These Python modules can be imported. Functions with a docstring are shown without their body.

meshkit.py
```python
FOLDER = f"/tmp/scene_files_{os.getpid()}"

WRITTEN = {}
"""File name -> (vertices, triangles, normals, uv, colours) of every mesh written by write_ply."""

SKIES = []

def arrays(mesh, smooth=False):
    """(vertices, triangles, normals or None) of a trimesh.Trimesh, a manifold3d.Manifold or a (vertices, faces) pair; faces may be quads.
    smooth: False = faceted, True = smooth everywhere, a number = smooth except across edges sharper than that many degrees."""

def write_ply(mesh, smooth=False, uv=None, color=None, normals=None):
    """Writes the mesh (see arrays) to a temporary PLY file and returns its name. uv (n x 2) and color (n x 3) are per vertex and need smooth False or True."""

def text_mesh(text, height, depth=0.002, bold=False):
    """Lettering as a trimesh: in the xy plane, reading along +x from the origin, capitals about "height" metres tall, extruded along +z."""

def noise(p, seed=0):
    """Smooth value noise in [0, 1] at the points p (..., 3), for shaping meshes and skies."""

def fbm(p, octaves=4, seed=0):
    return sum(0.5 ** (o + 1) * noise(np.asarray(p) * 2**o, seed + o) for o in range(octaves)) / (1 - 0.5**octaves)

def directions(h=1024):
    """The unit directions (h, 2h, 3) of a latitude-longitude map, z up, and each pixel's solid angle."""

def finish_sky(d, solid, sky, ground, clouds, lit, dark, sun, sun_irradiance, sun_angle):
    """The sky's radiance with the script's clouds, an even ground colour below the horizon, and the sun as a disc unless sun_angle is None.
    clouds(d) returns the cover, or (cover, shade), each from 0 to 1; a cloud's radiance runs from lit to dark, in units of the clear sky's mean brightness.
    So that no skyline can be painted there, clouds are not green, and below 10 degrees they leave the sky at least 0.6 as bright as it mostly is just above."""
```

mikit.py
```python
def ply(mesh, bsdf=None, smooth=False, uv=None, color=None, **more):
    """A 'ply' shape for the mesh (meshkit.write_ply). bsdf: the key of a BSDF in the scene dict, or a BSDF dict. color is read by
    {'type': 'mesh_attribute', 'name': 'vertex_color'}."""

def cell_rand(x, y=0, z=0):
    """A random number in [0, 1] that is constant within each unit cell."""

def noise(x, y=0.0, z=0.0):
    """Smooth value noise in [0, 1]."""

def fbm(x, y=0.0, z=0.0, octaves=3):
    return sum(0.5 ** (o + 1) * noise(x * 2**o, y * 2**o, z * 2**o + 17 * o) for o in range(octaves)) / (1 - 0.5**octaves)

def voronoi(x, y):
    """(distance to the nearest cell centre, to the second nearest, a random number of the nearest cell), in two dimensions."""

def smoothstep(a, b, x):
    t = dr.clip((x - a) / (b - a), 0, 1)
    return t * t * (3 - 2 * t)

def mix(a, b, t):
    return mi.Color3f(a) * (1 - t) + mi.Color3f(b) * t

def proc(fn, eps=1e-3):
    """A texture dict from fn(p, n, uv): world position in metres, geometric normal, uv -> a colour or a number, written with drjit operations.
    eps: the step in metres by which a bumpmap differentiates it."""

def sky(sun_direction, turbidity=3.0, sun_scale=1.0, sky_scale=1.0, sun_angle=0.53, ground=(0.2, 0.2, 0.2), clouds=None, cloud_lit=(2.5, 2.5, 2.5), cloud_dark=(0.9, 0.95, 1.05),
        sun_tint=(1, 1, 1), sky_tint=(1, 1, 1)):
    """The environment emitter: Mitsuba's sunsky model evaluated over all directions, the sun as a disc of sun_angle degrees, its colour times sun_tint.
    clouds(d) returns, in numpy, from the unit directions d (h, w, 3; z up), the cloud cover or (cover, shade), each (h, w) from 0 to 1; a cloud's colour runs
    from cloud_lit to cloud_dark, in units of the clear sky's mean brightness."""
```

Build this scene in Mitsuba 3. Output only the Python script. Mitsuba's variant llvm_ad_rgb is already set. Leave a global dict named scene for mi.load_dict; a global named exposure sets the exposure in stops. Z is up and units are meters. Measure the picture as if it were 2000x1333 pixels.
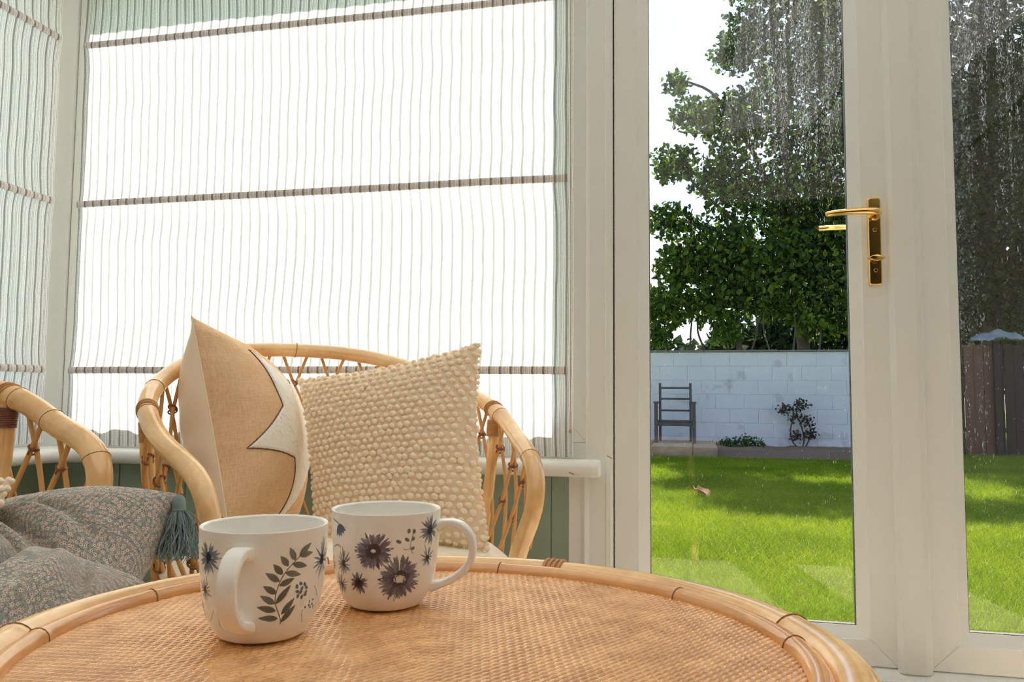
import math, random
import numpy as np
import drjit as dr
import mitsuba as mi
import trimesh
import mikit, meshkit
from mikit import proc, fbm, noise, voronoi, cell_rand, smoothstep, mix
from scipy.interpolate import CubicSpline
from scipy.spatial import ConvexHull

random.seed(7)
rng = np.random.default_rng(7)
T = mi.ScalarTransform4f
scene, labels = {}, {}

# ------------------------------------------------------------------ camera, sky, exposure
CAM = np.array([0.0, 0.0, 0.60])
RIGHT, UP, FWD = np.array([0.9752, 0.221, 0.0077]), np.array([0.0082, -0.0707, 0.9975]), np.array([-0.221, 0.9727, 0.0708])
FWD /= np.linalg.norm(FWD)
scene["camera"] = {"type": "perspective", "fov_axis": "x", "fov": 2 * math.degrees(math.atan(1000 / 1550)), "near_clip": 0.01, "far_clip": 500.0,
                   "to_world": T().look_at(origin=CAM.tolist(), target=(CAM + FWD).tolist(), up=UP.tolist())}
SUN_EL, SUN_AZ = math.radians(57), math.radians(10)   # the sun stands beyond the garden wall, a little to the right
SUN = [math.sin(SUN_AZ) * math.cos(SUN_EL), math.cos(SUN_AZ) * math.cos(SUN_EL), math.sin(SUN_EL)]


def clouds(d):
    p = d / np.maximum(d[..., 2:], 0.08) * [1, 1, 0]
    n = meshkit.fbm(p * 1.3 + 3.1, 5, 3)
    low = np.clip(1 - d[..., 2] / 0.62, 0, 1)          # clouds crowd together towards the horizon
    cover = np.clip((n - 0.55 + 0.22 * low) / 0.2, 0, 1)
    shade = np.clip((meshkit.fbm(p * 1.9 + 9.0, 4, 8) - 0.5) / 0.3, 0, 1) * 0.6
    return cover, shade


scene["sky"] = mikit.sky(SUN, turbidity=3.0, sun_scale=1.0, sky_scale=1.0, clouds=clouds, cloud_lit=(1.25, 1.25, 1.25), cloud_dark=(0.8, 0.83, 0.88), ground=(0.2, 0.22, 0.14), sun_tint=(0.94, 1.0, 1.16))
exposure = 3.5


# ------------------------------------------------------------------ helpers
USED = {}


def key_of(name, parent=None):
    base = f"{parent}__{name}" if parent else name
    n = USED.get(base, 0)
    while True:
        k = base if n == 0 else f"{base}_{n:03d}"
        n += 1
        if k not in USED:
            break
    USED[base] = n
    USED.setdefault(k, 1)
    return k


def lab(key, label=None, cat=None, group=None, kind=None):
    d = {}
    for a, b in (("label", label), ("category", cat), ("group", group), ("kind", kind)):
        if b:
            d[a] = b
    labels[key] = d
    return key


def add(name, mesh, bsdf, parent=None, smooth=False, **kw):
    k = key_of(name, parent)
    scene[k] = mikit.ply(mesh, bsdf, smooth, **kw)
    return k


def thing(name, label, cat, group=None):
    k = key_of(name)
    return lab(k, label, cat, group)


def cat_mesh(ms):
    off, V, Fs = 0, [], []
    for v, f in ms:
        V.append(v)
        Fs.append(np.asarray(f) + off)
        off += len(v)
    return np.vstack(V), np.vstack(Fs)


def hull(pts):
    pts = np.asarray(pts, float)
    h = ConvexHull(pts)
    f = h.simplices.copy()
    c = pts[h.vertices].mean(0)
    a, b, d = pts[f[:, 0]], pts[f[:, 1]], pts[f[:, 2]]
    flip = np.einsum("ij,ij->i", np.cross(b - a, d - a), a - c) < 0
    f[flip] = f[flip][:, ::-1]
    used = np.unique(f)
    m = np.full(len(pts), -1)
    m[used] = np.arange(len(used))
    return pts[used], m[f]


def box(x0, x1, y0, y1, z0, z1, b=0.0):
    x0, x1 = min(x0, x1), max(x0, x1)
    y0, y1 = min(y0, y1), max(y0, y1)
    z0, z1 = min(z0, z1), max(z0, z1)
    if b <= 0:
        v = np.array([[x, y, z] for x in (x0, x1) for y in (y0, y1) for z in (z0, z1)])
        f = np.array([[0, 1, 3], [0, 3, 2], [4, 6, 7], [4, 7, 5], [0, 4, 5], [0, 5, 1], [2, 3, 7], [2, 7, 6], [0, 2, 6], [0, 6, 4], [1, 5, 7], [1, 7, 3]])
        return v, f
    p = []
    for i, x in enumerate((x0, x1)):
        for j, y in enumerate((y0, y1)):
            for k, z in enumerate((z0, z1)):
                sx, sy, sz = (1 if i == 0 else -1), (1 if j == 0 else -1), (1 if k == 0 else -1)
                p += [[x + sx * b, y + sy * b, z], [x + sx * b, y, z + sz * b], [x, y + sy * b, z + sz * b]]
    return hull(p)


def frames_of(P, closed=False):
    P = np.asarray(P, float)
    if closed:
        t = np.roll(P, -1, 0) - np.roll(P, 1, 0)
    else:
        t = np.gradient(P, axis=0)
    t /= np.linalg.norm(t, axis=1, keepdims=True) + 1e-12
    a0 = np.cross(t[0], [0, 0, 1.0])
    if np.linalg.norm(a0) < 0.1:
        a0 = np.cross(t[0], [1.0, 0, 0])
    A = np.zeros_like(P)
    a = a0 / np.linalg.norm(a0)
    for i in range(len(P)):
        a = a - t[i] * (a @ t[i])
        a /= np.linalg.norm(a)
        A[i] = a
    return t, A, np.cross(t, A)


def tube(P, r, sides=10, closed=False, cap=True, flat=1.0):
    """A tube round the polyline P; r a number or one per point; flat squashes the second axis."""
    P = np.asarray(P, float)
    r = np.broadcast_to(np.asarray(r, float), (len(P),))
    t, A, B = frames_of(P, closed)
    an = np.arange(sides) * 2 * np.pi / sides
    v = P[:, None] + r[:, None, None] * (np.cos(an)[None, :, None] * A[:, None] + flat * np.sin(an)[None, :, None] * B[:, None])
    n = len(P)
    m = n if closed else n - 1
    i, j = np.meshgrid(np.arange(m), np.arange(sides), indexing="ij")
    i2 = (i + 1) % n
    q = np.stack([i * sides + j, i * sides + (j + 1) % sides, i2 * sides + (j + 1) % sides, i2 * sides + j], -1).reshape(-1, 4)
    f = np.vstack([q[:, [0, 1, 2]], q[:, [0, 2, 3]]])
    v = v.reshape(-1, 3)
    if cap and not closed:
        v = np.vstack([v, P[0], P[-1]])
        s = np.arange(sides)
        f = np.vstack([f, np.stack([s * 0 + len(v) - 2, (s + 1) % sides, s], 1), np.stack([s * 0 + len(v) - 1, (n - 1) * sides + s, (n - 1) * sides + (s + 1) % sides], 1)])
    return v, f


def spline(C, n, closed=False):
    C = np.asarray(C, float)
    if closed:
        C = np.vstack([C, C[:1]])
    t = np.r_[0, np.cumsum(np.linalg.norm(np.diff(C, axis=0), axis=1) ** 0.6)]
    s = CubicSpline(t, C, bc_type="periodic" if closed else "not-a-knot")
    return s(np.linspace(0, t[-1], n + 1)[:-1] if closed else np.linspace(0, t[-1], n))


def arclen(P):
    return np.r_[0, np.cumsum(np.linalg.norm(np.diff(P, axis=0), axis=1))]


def bamboo_radius(P, r, nodes, swell=0.07, w=0.005, rough=0.012, seed=0):
    s = arclen(P)
    rr = np.full(len(P), r, float)
    for k in nodes:
        rr *= 1 + swell * np.exp(-((s - k) / w) ** 2)
    rr *= 1 + rough * (meshkit.noise(np.c_[s * 22, s * 0 + seed, s * 0], seed) - 0.5) * 2
    return rr


def ring_at(P, k, r, thick=0.0011, sides=20, tilt=0.0):
    """A thin ring round the tube P at arc length k."""
    s = arclen(P)
    t, A, B = frames_of(P)
    i = int(np.clip(np.searchsorted(s, k), 1, len(P) - 2))
    c = np.array([np.interp(k, s, P[:, a]) for a in range(3)])
    an = np.arange(sides) * 2 * np.pi / sides
    R = c + r * (np.cos(an)[:, None] * A[i] + np.sin(an)[:, None] * B[i]) + tilt * np.sin(an)[:, None] * t[i]
    return tube(R, thick, 6, closed=True)


def lathe(profile, n=72):
    """profile: (r, z) from bottom to top."""
    p = np.asarray(profile, float)
    an = np.arange(n) * 2 * np.pi / n
    v = np.stack([p[:, None, 0] * np.cos(an), p[:, None, 0] * np.sin(an), np.broadcast_to(p[:, None, 1], (len(p), n))], -1).reshape(-1, 3)
    i, j = np.meshgrid(np.arange(len(p) - 1), np.arange(n), indexing="ij")
    q = np.stack([i * n + j, i * n + (j + 1) % n, (i + 1) * n + (j + 1) % n, (i + 1) * n + j], -1).reshape(-1, 4)
    return v, np.vstack([q[:, [0, 1, 2]], q[:, [0, 2, 3]]])


def grid_faces(nu, nv):
    i, j = np.meshgrid(np.arange(nu - 1), np.arange(nv - 1), indexing="ij")
    q = np.stack([i * nv + j, (i + 1) * nv + j, (i + 1) * nv + j + 1, i * nv + j + 1], -1).reshape(-1, 4)
    return np.vstack([q[:, [0, 1, 2]], q[:, [0, 2, 3]]])


def move(mesh, off=(0, 0, 0), yaw=0.0):
    v, f = mesh
    c, s = math.cos(yaw), math.sin(yaw)
    v = np.asarray(v)
    return np.c_[v[:, 0] * c - v[:, 1] * s, v[:, 0] * s + v[:, 1] * c, v[:, 2]] + np.asarray(off), f


# ------------------------------------------------------------------ materials
def plain(name, rgb, rough=0.5, spec=0.5, two=True, **kw):
    b = {"type": "principled", "base_color": {"type": "rgb", "value": list(rgb)}, "roughness": rough, "specular": spec, **kw}
    scene[name] = {"type": "twosided", "bsdf": b} if two else b
    return name


def textured(name, fn, rough=0.5, spec=0.5, bump=None, bump_scale=1.0, eps=1e-3, **kw):
    b = {"type": "principled", "base_color": proc(fn), "roughness": rough, "specular": spec, **kw}
    if bump is not None:
        b = {"type": "bumpmap", "arbitrary": {**proc(bump, eps)}, "scale": bump_scale, "bsdf": b}
    scene[name] = {"type": "twosided", "bsdf": b}
    return name


plain("m_pvc", (0.71, 0.735, 0.705), 0.35)
plain("m_pvc_bead", (0.72, 0.75, 0.725), 0.3)
plain("m_gasket", (0.06, 0.06, 0.06), 0.6)
plain("m_cream_wall", (0.60, 0.59, 0.53), 0.8)
plain("m_dark_room", (0.10, 0.08, 0.06), 0.8)
plain("m_render", (0.42, 0.38, 0.33), 0.9)
plain("m_green", (0.25, 0.335, 0.26), 0.45)
plain("m_green_groove", (0.17, 0.24, 0.18), 0.6)
scene["m_glass"] = {"type": "thindielectric", "int_ior": 1.5}
scene["m_roof"] = {"type": "principledthin", "base_color": {"type": "rgb", "value": [0.86, 0.86, 0.84]}, "roughness": 0.6, "diff_trans": 0.34, "spec_trans": 0.0, "eta": 1.4}


def wood_fn(p, n, uv):
    g = fbm(p.x * 3, p.y * 40, 0.0, 3)
    b = cell_rand(dr.floor(p.y / 0.12), 3, 1)
    return mix((0.30, 0.25, 0.195), (0.43, 0.37, 0.295), g * 0.7 + b * 0.3)


textured("m_floor", wood_fn, 0.4)


def rattan_fn(p, n, uv):
    a = fbm(p.x * 16, p.y * 16, p.z * 16, 3)
    s = noise(p.x * 190, p.y * 190, p.z * 60)
    c = mix((0.70, 0.40, 0.15), (0.85, 0.55, 0.25), smoothstep(0.25, 0.75, a))
    return c * (0.94 + 0.10 * s)


textured("m_rattan", rattan_fn, 0.15, 0.9, clearcoat=1.0, clearcoat_gloss=0.93)


def rattan_dark_fn(p, n, uv):
    return rattan_fn(p, n, uv) * mi.Color3f(0.86, 0.70, 0.56)


textured("m_rattan_dark", rattan_dark_fn, 0.15, 0.9, clearcoat=1.0, clearcoat_gloss=0.93)
plain("m_cane", (0.62, 0.33, 0.105), 0.4, 0.5)
plain("m_node", (0.26, 0.115, 0.04), 0.6)
plain("m_wrap", (0.20, 0.075, 0.045), 0.5)
plain("m_wrap_light", (0.52, 0.27, 0.10), 0.5)


def weave_fn(p, n, uv):
    a = cell_rand(dr.floor(uv.x * 1.0 + 0.5), dr.floor(uv.y / 0.02), 2)
    g = fbm(p.x * 60, p.y * 60, 0.0, 3)
    return mix((0.56, 0.265, 0.085), (0.84, 0.48, 0.20), 0.45 * a + 0.55 * smoothstep(0.25, 0.75, g))


textured("m_weave", weave_fn, 0.1, 1.0, clearcoat=1.0, clearcoat_gloss=0.93)

# blind cloth: cream with an olive band and thin brown and grey-blue lines, repeating every 26 mm (uv.x in metres across the cloth)
PERIOD = 0.0262


def stripes(t):
    def band(c, w):
        d = dr.abs(t - c)
        return 1 - smoothstep(w * 0.5 - 0.012, w * 0.5 + 0.012, d)
    col = mi.Color3f(0.955, 0.955, 0.945)
    col = dr.lerp(col, mi.Color3f(0.35, 0.365, 0.35), band(0.14, 0.21))
    col = dr.lerp(col, mi.Color3f(0.42, 0.39, 0.375), band(0.335, 0.035))
    col = dr.lerp(col, mi.Color3f(0.58, 0.625, 0.635), band(0.52, 0.10))
    col = dr.lerp(col, mi.Color3f(0.44, 0.415, 0.41), band(0.66, 0.035))
    col = dr.lerp(col, mi.Color3f(0.55, 0.58, 0.52), band(0.86, 0.05))
    return col


def blind_fn(p, n, uv):
    x = uv.x / PERIOD
    weave = 0.985 + 0.03 * noise(uv.x * 900, uv.y * 260)
    return stripes(x - dr.floor(x)) * weave


scene["m_blind"] = {"type": "principledthin", "base_color": proc(blind_fn), "roughness": 0.85, "diff_trans": 1.3, "spec_trans": 0.0, "eta": 1.3}
plain("m_slat", (0.88, 0.74, 0.73), 0.7)


# liberty-print cotton: grey-green ground crowded with small pink and cream flowers with dark eyes (uv in metres)
def floral_fn(p, n, uv):
    base = mix((0.25, 0.275, 0.25), (0.36, 0.38, 0.345), noise(uv.x * 620, uv.y * 620))
    leaf = smoothstep(0.60, 0.66, noise(uv.x * 740 + 40, uv.y * 740))
    c = mix(base, (0.13, 0.185, 0.18), leaf * 0.75)
    rust = smoothstep(0.66, 0.72, noise(uv.x * 660, uv.y * 660 + 77))
    c = mix(c, (0.36, 0.22, 0.17), rust * 0.55)
    for k, (freq, off) in enumerate(((160.0, 0.0), (138.0, 13.7))):
        x, y = uv.x * freq + off, uv.y * freq + off * 0.6
        cx, cy = dr.floor(x), dr.floor(y)
        jx, jy, r = cell_rand(cx, cy, 11 + k), cell_rand(cx, cy, 21 + k), cell_rand(cx, cy, 31 + k)
        dx, dy = x - cx - 0.32 - 0.36 * jx, y - cy - 0.32 - 0.36 * jy
        d = dr.sqrt(dx * dx + dy * dy)
        an = dr.atan2(dy, dx) + r * 6.0
        rad = (0.34 if k == 0 else 0.32) * (0.80 + 0.26 * dr.cos(5 * an))
        on = (1 - smoothstep(rad - 0.04, rad + 0.04, d)) * dr.select(r > 0.22, 1.0, 0.0)
        petal = mix((0.70, 0.60, 0.51), (0.64, 0.45, 0.37), cell_rand(cx, cy, 41 + k))
        c = mix(c, petal, on)
        c = mix(c, (0.12, 0.06, 0.04), (1 - smoothstep(0.07, 0.11, d)) * on)
    return c


textured("m_floral", floral_fn, 0.9, 0.2)


def linen_fn(p, n, uv):
    a = noise(uv.x * 1100, uv.y * 130) * 0.5 + noise(uv.x * 130, uv.y * 1100) * 0.5
    b = fbm(uv.x * 26, uv.y * 26, 0.0, 3)
    return mix((0.58, 0.36, 0.185), (0.86, 0.62, 0.40), a * 0.75 + (b - 0.5) * 0.35 + 0.12)


textured("m_tan_linen", linen_fn, 0.95, 0.15)
plain("m_cream_cotton", (0.88, 0.755, 0.60), 0.9, 0.2)
plain("m_seat_cotton", (0.78, 0.74, 0.62), 0.9, 0.2)
plain("m_terry", (0.88, 0.86, 0.80), 0.95, 0.1)
plain("m_stitch", (0.20, 0.10, 0.06), 0.9, 0.1)
plain("m_yarn", (0.92, 0.80, 0.63), 0.9, 0.15)
plain("m_yarn_ground", (0.84, 0.69, 0.51), 0.95, 0.1)
plain("m_tassel", (0.22, 0.30, 0.295), 0.8, 0.2)
plain("m_china", (0.84, 0.83, 0.79), 0.08, 0.5, clearcoat=0.6, clearcoat_gloss=0.97)
scene["m_print"] = {"type": "twosided", "bsdf": {"type": "principled", "base_color": {"type": "mesh_attribute", "name": "vertex_color"}, "roughness": 0.12, "specular": 0.5, "clearcoat": 0.5, "clearcoat_gloss": 0.97}}
scene["m_brass"] = {"type": "principled", "base_color": {"type": "rgb", "value": [0.88, 0.58, 0.20]}, "metallic": 1.0, "roughness": 0.12}
plain("m_steel", (0.5, 0.5, 0.5), 0.3)

scene["m_leaf"] = {"type": "principledthin", "base_color": {"type": "mesh_attribute", "name": "vertex_color"}, "roughness": 0.2, "diff_trans": 0.95, "spec_trans": 0.0, "eta": 1.6}
scene["m_grass"] = {"type": "principledthin", "base_color": {"type": "mesh_attribute", "name": "vertex_color"}, "roughness": 0.6, "diff_trans": 1.0, "spec_trans": 0.0, "eta": 1.3}


def soil_lawn_fn(p, n, uv):
    a = fbm(p.x * 1.3, p.y * 1.3, 0.0, 4)
    return mix((0.07, 0.12, 0.01), (0.12, 0.18, 0.02), a)


textured("m_lawn", soil_lawn_fn, 0.95, 0.1)


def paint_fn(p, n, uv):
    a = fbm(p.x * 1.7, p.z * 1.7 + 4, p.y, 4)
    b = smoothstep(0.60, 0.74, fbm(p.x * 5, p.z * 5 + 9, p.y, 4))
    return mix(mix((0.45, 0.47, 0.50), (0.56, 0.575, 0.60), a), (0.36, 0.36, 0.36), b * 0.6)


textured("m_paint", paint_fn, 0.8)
plain("m_mortar", (0.40, 0.41, 0.43), 0.95)


def stone_fn(p, n, uv):
    a = fbm(p.x * 9, p.y * 9, p.z * 9, 4)
    return mix((0.17, 0.13, 0.085), (0.30, 0.24, 0.16), a)


textured("m_stone", stone_fn, 0.9)
plain("m_soil", (0.13, 0.085, 0.055), 0.95)
plain("m_coping", (0.16, 0.145, 0.135), 0.9)
plain("m_old_wood", (0.075, 0.065, 0.06), 0.8)
plain("m_fence", (0.02, 0.011, 0.010), 0.8)
plain("m_fence_lit_red", (0.10, 0.045, 0.03), 0.8)  # reddish boards of the same fence, sunlit brightness put into the colour
plain("m_bark", (0.085, 0.07, 0.055), 0.95)
plain("m_dry_leaf", (0.35, 0.2, 0.1), 0.8)
plain("m_pale_shape", (0.20, 0.235, 0.27), 0.4)
plain("m_patio", (0.45, 0.42, 0.38), 0.9)
scene["m_dust"] = {"type": "principledthin", "base_color": {"type": "rgb", "value": [0.78, 0.86, 0.95]}, "roughness": 0.9, "diff_trans": 1.0, "spec_trans": 0.0, "eta": 1.3}
scene["m_drop"] = {"type": "dielectric", "int_ior": 1.33}

# ------------------------------------------------------------------ the room
LAWN = -0.27
lab(add("floor", box(-1.86, 1.62, -2.6, 1.94, -0.06, 0.0), "m_floor"), "warm wooden floor of the garden room", kind="structure")
# dwarf walls, green inside
lab(add("wall_front", box(-1.80, -0.285, 1.868, 1.98, 0.0, 0.425), "m_green"), "green painted low wall under the wide window", kind="structure")
add("panel_board", box(-0.325, -0.2845, 1.864, 1.869, 0.0, 0.4195, 0.001), "m_green", "wall_front")
for x in (-1.60, -1.40, -1.20, -1.0, -0.80, -0.60):
    add("panel_board", box(x - 0.0975, x + 0.0975, 1.8625, 1.869, 0.0, 0.4195, 0.0012), "m_green", "wall_front")
add("panel_board", box(-0.4975, -0.3275, 1.8625, 1.869, 0.0, 0.4195, 0.0012), "m_green", "wall_front")
lab(add("wall_left", box(-1.86, -1.755, -2.6, 1.98, 0.0, 0.425), "m_green"), "green painted low wall under the left window", kind="structure")
for y in np.arange(1.75, 0.3, -0.2):
    add("panel_board", box(-1.756, -1.7495, y - 0.0975, y + 0.0975, 0.0, 0.4195, 0.0012), "m_green", "wall_left")
lab(add("wall_right", cat_mesh([box(1.531, 1.60, -2.6, 1.98, 0.0, 2.02), hull([[x, y, z] for x in (1.531, 1.60) for y, z in ((1.97, 2.1205), (-2.6, 2.1205), (-2.6, 2.72), (1.97, 2.1206))])]), "m_cream_wall"), "cream wall on the right, outside the picture", kind="structure")
# house wall behind the viewer, with a wide opening to a dark room
bw = [box(-1.86, -0.9, -2.7, -2.6, 0, 2.75), box(1.55, 1.62, -2.7, -2.6, 0, 2.75), box(-0.9, 1.55, -2.7, -2.6, 2.15, 2.75)]
lab(add("wall_back", cat_mesh(bw), "m_cream_wall"), "cream house wall behind the viewer", kind="structure")
dk = [box(-1.2, 1.9, -6.1, -6.0, 0, 2.3), box(-1.2, -1.1, -6.0, -2.7, 0, 2.3), box(1.8, 1.9, -6.0, -2.7, 0, 2.3), box(-1.2, 1.9, -6.1, -2.7, 2.3, 2.4), box(-1.2, 1.9, -6.1, -2.7, -0.06, 0.0)]
lab(add("wall_inner_room", cat_mesh(dk), "m_dark_room"), "dark room of the house through the doorway", kind="structure")
# unseen house mass behind and beside the garden room, added to block sky light
hs = [box(-8.0, 8.0, -9.0, -6.15, -0.3, 6.6), box(-8.0, 8.0, -6.15, -2.76, 2.80, 6.6), box(-8.0, -1.25, -6.15, -2.76, -0.3, 2.79), box(1.95, 8.0, -6.15, -2.76, -0.3, 2.79)]
lab(add("wall_house_blocker", cat_mesh(hs), "m_render"), "rendered house walls behind the garden room, outside the picture, added to block sky light", kind="structure")
# translucent roof
rv = np.array([[-1.9, 2.05, 2.12], [1.7, 2.05, 2.12], [1.7, -2.7, 2.75], [-1.9, -2.7, 2.75]])
lab(add("ceiling", (rv, np.array([[0, 1, 2, 3]])), "m_roof"), "translucent roof sheets of the garden room", kind="structure")
for x in (-1.2, -0.5, 0.2, 0.9):
    b = hull([[x + s, y, z + dz] for s in (-0.025, 0.025) for (y, z) in ((1.98, 2.12), (-2.6, 2.73)) for dz in (-0.07, -0.006)])
    add("rafter", b, "m_pvc", "ceiling")
# eaves beam over windows and doors
lab(add("trim_1", box(-1.86, 1.62, 1.88, 1.97, 2.02, 2.12), "m_pvc"), "white eaves beam", kind="structure")
lab(add("trim_2", box(-1.86, -1.77, -2.6, 1.97, 2.02, 2.12), "m_pvc"), "white eaves beam on the left", kind="structure")
lab(add("trim_3", box(1.51, 1.60, -2.6, 1.97, 2.02, 2.12), "m_pvc"), "white eaves beam on the right", kind="structure")


def mitred(x0, x1, z0, z1, w, y0, y1, bevel=0.002, gap=0.0003):
    """Four mitred bars of a frame in the xz plane: left, right, bottom, top."""
    def bar(o0, o1, i1, i0):
        o0, o1, i1, i0 = (np.array(q, float) for q in (o0, o1, i1, i0))
        c = (o0 + o1 + i0 + i1) / 4
        P = []
        for q in (o0, o1, i1, i0):
            d = c - q
            s = q + bevel * np.sign(d) * np.minimum(1, np.abs(d) / 0.01)
            P += [[s[0], y0, s[1]], [q[0], y0 + bevel, q[1]], [q[0], y1, q[1]]]
        return hull(P)
    g = gap
    return [bar((x0, z0 + g), (x0, z1 - g), (x0 + w, z1 - w - g), (x0 + w, z0 + w + g)), bar((x1, z0 + g), (x1, z1 - g), (x1 - w, z1 - w - g), (x1 - w, z0 + w + g)),
            bar((x0 + g, z0), (x1 - g, z0), (x1 - w - g, z0 + w), (x0 + w + g, z0 + w)), bar((x0 + g, z1), (x1 - g, z1), (x1 - w - g, z1 - w), (x0 + w + g, z1 - w))]


def beads(x0, x1, z0, z1, w, ya, yb, y1):
    """Glazing beads whose faces slope from ya (outer edge) back to yb (at the glass)."""
    def bar(o0, o1, i1, i0):
        P = [[q[0], ya, q[1]] for q in (o0, o1)] + [[q[0], yb, q[1]] for q in (i0, i1)] + [[q[0], y1, q[1]] for q in (o0, o1, i0, i1)]
        return hull(P)
    return [bar((x0, z0), (x0, z1), (x0 + w, z1 - w), (x0 + w, z0 + w)), bar((x1, z0), (x1, z1), (x1 - w, z1 - w), (x1 - w, z0 + w)),
            bar((x0, z0), (x1, z0), (x1 - w, z0 + w), (x0 + w, z0 + w)), bar((x0, z1), (x1, z1), (x1 - w, z1 - w), (x0 + w, z1 - w))]


def sheet(x0, x1, y, z0, z1):
    return np.array([[x0, y, z0], [x1, y, z0], [x1, y, z1], [x0, y, z1]]), np.array([[0, 1, 2, 3]])


# wide window behind the blind
lab(key_of("window_1"), "wide white framed window behind the striped blind", kind="structure")
WX0, WX1, WZ0, WZ1 = -1.70, -0.242, 0.494, 1.80
for n, b in zip(("jamb", "jamb", "bottom_rail", "head"), mitred(WX0, WX1, WZ0, WZ1, 0.052, 1.872, 1.935)):
    add(n, b, "m_pvc", "window_1")
for n, b in zip(("bead", "bead", "bead", "bead"), beads(WX0 + 0.052, WX1 - 0.052, WZ0 + 0.052, WZ1 - 0.052, 0.018, 1.880, 1.894, 1.905)):
    add(n, b, "m_pvc_bead", "window_1")
add("pane", sheet(WX0 + 0.05, WX1 - 0.05, 1.906, WZ0 + 0.05, WZ1 - 0.05), "m_glass", "window_1")
add("upstand", box(WX0, WX1, 1.871, 1.935, 0.4563, 0.4935, 0.001), "m_pvc", "window_1")
add("fanlight", box(WX0, WX1, 1.885, 1.935, 1.801, 2.02, 0.002), "m_pvc", "window_1")
# left window
lab(key_of("window_2"), "white framed window behind the blind on the left", kind="structure")


def to_left(mesh):      # a frame built in the front wall's plane, turned into the left wall
    v, f = mesh
    v = np.asarray(v)
    return np.c_[-1.76 - (v[:, 1] - 1.868), v[:, 0], v[:, 2]], f


for n, b in zip(("jamb", "jamb", "bottom_rail", "head"), mitred(0.2, 1.84, WZ0, WZ1, 0.052, 1.872, 1.935)):
    add(n, to_left(b), "m_pvc", "window_2")
for b in beads(0.252, 1.788, WZ0 + 0.052, WZ1 - 0.052, 0.018, 1.880, 1.894, 1.905):
    add("bead", to_left(b), "m_pvc_bead", "window_2")
add("pane", to_left(sheet(0.25, 1.79, 1.906, WZ0 + 0.05, WZ1 - 0.05)), "m_glass", "window_2")
add("upstand", to_left(box(-2.6, 1.84, 1.871, 1.935, 0.4563, 0.4935, 0.001)), "m_pvc", "window_2")
add("fanlight", to_left(box(-2.6, 1.84, 1.885, 1.935, 1.801, 2.02, 0.002)), "m_pvc", "window_2")
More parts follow.
